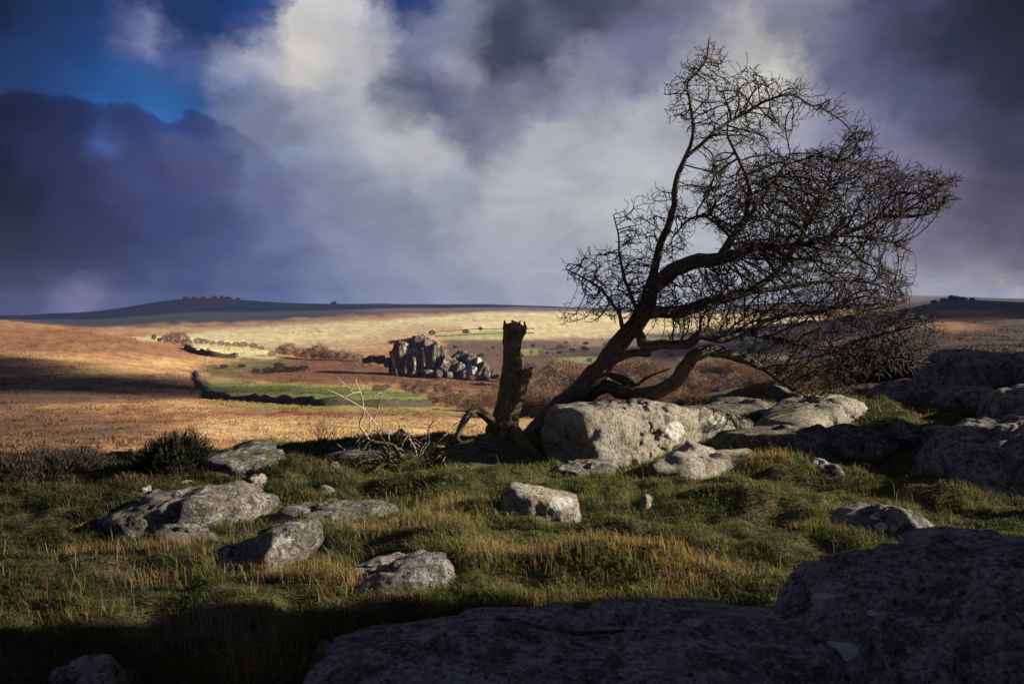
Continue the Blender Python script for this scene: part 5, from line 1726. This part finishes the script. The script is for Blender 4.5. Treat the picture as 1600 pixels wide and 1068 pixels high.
# ------------------------------------------------------------------ walls and hedgebanks
def field_wall(label, pts, h, w, mat=M_WALLSTONE, seed=1):
    path = []
    P3 = [locate(px, py) for px, py in pts]
    for a, b in zip(P3[:-1], P3[1:]):
        n = max(2, int(np.linalg.norm(b - a) / max(1.5, w)))
        for t in np.linspace(0, 1, n, endpoint=False):
            path.append(a + (b - a) * t)
    path.append(P3[-1])
    path = np.array(path)
    tan = np.gradient(path[:, :2], axis=0)
    tan /= np.maximum(np.linalg.norm(tan, axis=1)[:, None], 1e-6)
    nor = np.stack([-tan[:, 1], tan[:, 0]], -1)
    n = len(path)
    hh = h * (1 + .55 * fbm(np.stack([np.arange(n) * .6, np.zeros(n), np.zeros(n) + seed], -1), 3, 5))
    wob = w * .3 * fbm(np.stack([np.arange(n) * .5, np.zeros(n) + 3, np.zeros(n) + seed], -1), 2, 6)
    prof = [(-.6, -.4), (-.5, .45), (-.3, .92), (0.05, 1.05), (.32, .9), (.5, .4), (.6, -.4)]
    V = []
    for (u, v) in prof:
        q = path[:, :2] + nor * (u * w + wob)[:, None]
        z = height(q[:, 0], q[:, 1], fine=False)
        V.append(np.stack([q[:, 0], q[:, 1], z + v * hh], -1))
    V = np.array(V)
    m = len(prof)
    idx = np.arange(m * n).reshape(m, n)
    f = np.stack([idx[:-1, :-1].ravel(), idx[:-1, 1:].ravel(), idx[1:, 1:].ravel(), idx[1:, :-1].ravel()], -1)
    o = link('field_wall', new_mesh('field_wall', V.reshape(-1, 3), f, mat))
    tag(o, label, 'wall')


field_wall('dark bank closing the near side of the green field', [(322, 622), (400, 628), (500, 634), (600, 636), (668, 635)], 2.2, 2.4, seed=2)
field_wall('short zigzag bank at the corner of the green field', [(306, 582), (309, 596), (318, 606), (326, 612), (324, 622)], 1.1, 2.6, seed=3)
field_wall('curving hedgebank below the bright pale field', [(291, 545), (305, 552), (330, 557), (368, 559)], 4.2, 4.0, seed=4)
field_wall('thin field wall at the top of the far green strips', [(690, 517), (730, 515), (790, 514), (835, 514)], 1.3, 2.5, seed=5)
field_wall('thin field wall along the lower edge of the far green strips', [(680, 526), (730, 523), (790, 521), (835, 521)], 1.3, 2.5, seed=6)
field_wall('dark hedge bank at the foot of the woodland behind the stump', [(800, 652), (840, 653), (880, 652)], 2.6, 3, seed=8)


# ------------------------------------------------------------------ trees of the valley
def bare_tree_mesh(seed, mat, name, dense=1500, squat=1.0):
    """leafless rounded tree, about 1 high and 1 wide: forking limbs and a haze of twigs"""
    g = rng(seed)
    t = Tubes()
    tips = []

    def grow(p, v, L, r, lev):
        pts = [p]
        for k in range(3):
            v = v + g.normal(0, .15, 3)
            v /= np.linalg.norm(v)
            p = p + v * L / 3
            pts.append(p)
        t.add(pts, np.linspace(r, r * .6, 4), 4, cap=False)
        tips.append(pts[-1])
        if lev:
            for k in range(4):
                w = v * .7 + g.normal(0, .55, 3) + np.array([0, 0, .12])
                w /= np.linalg.norm(w)
                grow(pts[-1 - int(g.integers(0, 2))], w, L * .72, r * .6, lev - 1)
    grow(np.array([0, 0, -.04]), np.array([0, 0, 1.0]), .26, .032, 3)
    n = int(dense * 2)
    ph, th = np.arccos(g.uniform(-.85, 1, n)), g.uniform(0, 2 * math.pi, n)
    dirs = np.stack([np.sin(ph) * np.cos(th), np.sin(ph) * np.sin(th), np.cos(ph)], -1)
    lump = 1 + .55 * fbm(dirs * 1.7 + seed, 3, seed)
    rr = g.uniform(.5, 1, n) ** .5 * lump
    c = np.array([0, 0, .48]) + dirs * rr[:, None] * np.array([.46, .46, .46 * squat])
    v = dirs + g.normal(0, .5, (n, 3)) + np.array([0, 0, .4])
    v /= np.linalg.norm(v, axis=1)[:, None]
    L = g.uniform(.05, .11, n)
    s = np.cross(v, g.normal(size=(n, 3)))
    s /= np.linalg.norm(s, axis=1)[:, None]
    vv = np.stack([c - s * .006, c + s * .006, c + v * L[:, None]], 1).reshape(-1, 3)
    fv = np.concatenate(t.v)
    f4 = np.concatenate(t.f4)
    V = np.vstack([fv, vv])
    F3 = np.arange(3 * n).reshape(n, 3) + len(fv)
    return new_mesh(name, V, [f4, F3], mat, False)


def valley_trees():
    g = rng(123)
    br = [bare_tree_mesh(400 + k, M_TREE_BROWN, 'bare_tree', 2200) for k in range(4)]
    ru = [bare_tree_mesh(410 + k, M_TREE_RUST, 'bare_tree', 2200) for k in range(3)]
    dk = [bare_tree_mesh(420 + k, M_TREE_DARK, 'bushy_tree', 2600, .9) for k in range(3)]

    def put(px, py, hpx, mesh, name, lab, group=None, wide=1.0, sink=.0):
        p = locate(px, py)
        s = p[1] / FPX * hpx
        ob = link(name, mesh, loc=(p[0], p[1], p[2] - sink * s))
        ob.scale = (s * wide, s * wide, s)
        ob.rotation_euler = (0, 0, g.uniform(0, 6.28))
        tag(ob, lab, 'tree' if 'tree' in name else 'bush', group)
    # trees behind the walled pasture
    for (px, py, h, w, m) in [(452, 556, 22, 1.2, 0), (440, 556, 16, 1.2, 2), (470, 560, 18, 1.3, 1), (484, 562, 20, 1.3, 0), (498, 562, 26, 1.1, 3), (508, 562, 18, 1.2, 1), (520, 562, 16, 1.5, 0), (534, 562, 15, 1.6, 2), (546, 563, 12, 1.4, 1), (425, 557, 10, 1.3, 3), (560, 564, 12, 1.4, 0)]:
        put(px, py, h, br[m], 'bare_tree', 'tawny bare tree in the row before the tor', 'tawny bare trees beside the tor', w)
    for (px, py, h, w) in [(262, 537, 16, 1.1), (272, 538, 20, 1.1), (284, 538, 20, 1.2), (292, 542, 14, 1.2)]:
        put(px, py, h, ru[int(px) % 3], 'bare_tree', 'dark bare tree in the clump by the far farm', 'dark bare trees by the far farm', w)
    put(240, 531, 9, dk[0], 'bushy_tree', 'dark evergreen beside the far white farm', None, .8)
    for k, (px, py) in enumerate([(310, 537), (320, 538), (332, 539), (345, 540), (356, 541), (368, 542), (380, 543), (396, 545), (408, 547)]):
        put(px, py, g.uniform(6, 10), ru[k % 3], 'bare_tree', 'small bare hedgerow tree along the far edge of the bright field', 'hedgerow trees beyond the bright field', 1.5)
    put(369, 559, 8, ru[0], 'bare_tree', 'single round tree at the end of the curving hedgebank', None, 1.0)
    put(325, 549, 6, ru[1], 'bare_tree', 'single small tree inside the bright pale field', None, 1.0)
    for k, (px, py, h, w) in enumerate([(420, 584, 10, 2.2), (440, 582, 12, 2.2), (458, 582, 11, 2.2), (400, 582, 7, 2.0), (475, 578, 8, 2), (435, 574, 8, 1.8), (350, 576, 7, 1.8), (378, 574, 6, 2)]):
        put(px, py, h, dk[k % 3], 'bushy_tree', 'dark gorse clump on the bank above the green field', 'dark gorse clumps above the green field', w)
    put(675, 524, 9, dk[1], 'bushy_tree', 'dark round bush right above the tor top', None, 1.2)
    put(728, 522, 8, dk[2], 'bushy_tree', 'dark wide bush on the upper far green strip', None, 1.4)
    put(751, 517, 7, dk[0], 'bushy_tree', 'dark small bush on the wall of the far green strip', None, .9)
    for k, x in enumerate(np.linspace(612, 660, 12)):
        put(x, 538 - (x - 612) * .14, 6.5, dk[k % 3], 'bushy_tree', 'dark tree of the plantation strip behind the tor', 'plantation strip behind the tor', 1.6)
    # thorn bushes scattered below the tor
    for k, (px, py, h, w) in enumerate([(590, 612, 12, 1.6), (603, 608, 9, 1.6), (638, 614, 18, 1.1), (632, 606, 12, 1.1), (655, 618, 22, 1.2), (668, 604, 10, 1.2), (686, 614, 17, 1.1), (700, 616, 15, 1.1), (675, 626, 12, 1.3), (690, 630, 12, 1.4), (710, 626, 12, 1.4), (738, 596, 10, 1.0), (724, 620, 12, 1.3), (676, 632, 13, 1.4), (655, 600, 8, 1.4), (622, 632, 5, 1.2)]):
        put(px, py, h, ru[k % 3], 'bare_tree', 'round thorn bush scattered below the tor', 'thorn bushes below the tor', w)
    # woodland filling the valley
    n1 = 0
    pts = []
    for (px, py) in sample_poly([(690, 640), (720, 626), (790, 606), (830, 596), (1000, 590), (1200, 575), (1320, 578), (1320, 612), (1220, 640), (980, 655), (820, 652)], 190, g):
        pts.append((px, py))
    pts.sort(key=lambda q: q[1])
    for k, (px, py) in enumerate(pts):
        if 1180 < px and py > 628:
            continue
        h = g.uniform(26, 42) if px > 820 else g.uniform(16, 28)
        if py > 630:
            h *= 1.25
        if px > 1020:
            h *= .8
        tawny = g.random() < .62
        m = br[k % 4] if tawny else ru[k % 3]
        where = 'in the wood between the tor and the broken trunk' if px < 790 else 'in the wood between the broken and leaning trunks' if px < 940 else 'in the wood seen under the hawthorn limbs'
        look = 'tawny bare tree ' if tawny else 'purple-brown bare tree '
        put(px, py, h, m, 'bare_tree', look + where, look + where, g.uniform(1.1, 1.5), .08)
    for k, (px, py) in enumerate(sample_poly([(700, 545), (900, 536), (1000, 545), (1150, 545), (1150, 560), (900, 556), (720, 562)], 44, g)):
        put(px, py, g.uniform(3, 8), (ru + dk)[k % 6], 'bare_tree', 'low dark thorn dotted on the heather side beyond the tor', 'thorns on the heather side', g.uniform(.9, 1.8))


valley_trees()


def farm_house(label, px, py, wpx, hpx):
    p = locate(px, py)
    s = p[1] / FPX
    w, h = wpx * s, hpx * s
    root = bpy.data.objects.new('farm_house', None)
    COL.objects.link(root)
    root.location = tuple(p)
    tag(root, label, 'house')

    def box(nm, x0, x1, y0, y1, z0, z1, mat, parent):
        v = [(x, y, z) for x in (x0, x1) for y in (y0, y1) for z in (z0, z1)]
        f = np.array([(0, 1, 3, 2), (4, 6, 7, 5), (0, 4, 5, 1), (2, 3, 7, 6), (0, 2, 6, 4), (1, 5, 7, 3)])
        return link(nm, new_mesh(nm, v, f, mat, False), parent)
    box('wall', -w / 2, w / 2, -h * .4, h * .4, -1, h * .6, M_HOUSE, root)
    v = [(-w * .53, -h * .46, h * .58), (w * .53, -h * .46, h * .58), (w * .53, h * .46, h * .58), (-w * .53, h * .46, h * .58), (-w * .53, 0, h), (w * .53, 0, h)]
    rf = link('roof', new_mesh('roof', v, [np.array([(0, 1, 5, 4), (2, 3, 4, 5), (0, 3, 2, 1)]), np.array([(0, 4, 3), (1, 2, 5)])], M_SLATE, False), root)
    box('chimney', w * .4, w * .5, -.5, .5, h * .9, h * 1.2, M_HOUSE, rf)
    for k in (-.25, .22):
        box('window', w * k - .5, w * k + .5, -h * .4 - .06, -h * .4 - .01, h * .18, h * .42, M_SLATE, root)


farm_house('white far cottage at the wood\'s upper edge in the valley', 921, 565, 8, 5)
farm_house('white far farmhouse among dark trees on the hill spur', 250, 534, 7, 6)


# ------------------------------------------------------------------ unseen clouds added towards the sun to shade parts of the moor
def shading_cloud(label, tx, ty, w, d, top, seed):
    """unseen cloud bank added where its shadow falls about the point tx, ty of the land"""
    c = Vector((tx, ty, 0)) + sdir * (top / sdir.z)
    v, f = ico(5)
    nn = fbm(v * 1.6 + seed, 5, seed)
    p = v * (1 + .42 * nn)[:, None] * np.array([w, d, 90.0])
    m = bpy.data.materials.get('shade_cloud_white') or mat_plain('shade_cloud_white', (0.75, 0.76, 0.80), .05, .002)
    o = link('cloud', new_mesh('cloud', p, f, m), loc=tuple(c))
    tag(o, label, 'cloud')


shading_cloud('unseen cloud added to shade the highest far hill', -1350, 4150, 1350, 900, 2500, 3)
shading_cloud('unseen cloud added to shade the far level skyline', 700, 4300, 900, 600, 2500, 4)
shading_cloud('unseen cloud added to shade the dark moor hill with its tor', 900, 1000, 430, 620, 1700, 5)
shading_cloud('small unseen cloud added to shade the brown end of the orange field', -350, 330, 190, 120, 1500, 6)


# ------------------------------------------------------------------ air
def haze():
    m, b, out = new_mat('moorland_air')
    v = b.n('ShaderNodeVolumePrincipled')
    v.inputs['Color'].default_value = (0.32, 0.46, 1.0, 1)
    v.inputs['Density'].default_value = HAZE
    b.put(out.inputs['Volume'], v.outputs[0])
    x, y0, y1, z0, z1 = 7000, -7000, 7000, -420, 170
    vv = [(a, c, d) for a in (-x, x) for c in (y0, y1) for d in (z0, z1)]
    f = np.array([(0, 1, 3, 2), (4, 6, 7, 5), (0, 4, 5, 1), (2, 3, 7, 6), (0, 2, 6, 4), (1, 5, 7, 3)])
    o = link('haze', new_mesh('haze', vv, f, m, False))
    tag(o, 'thin bluish air between the near rocks and far hills', 'haze', kind='stuff')


HAZE = 3.0e-5
haze()
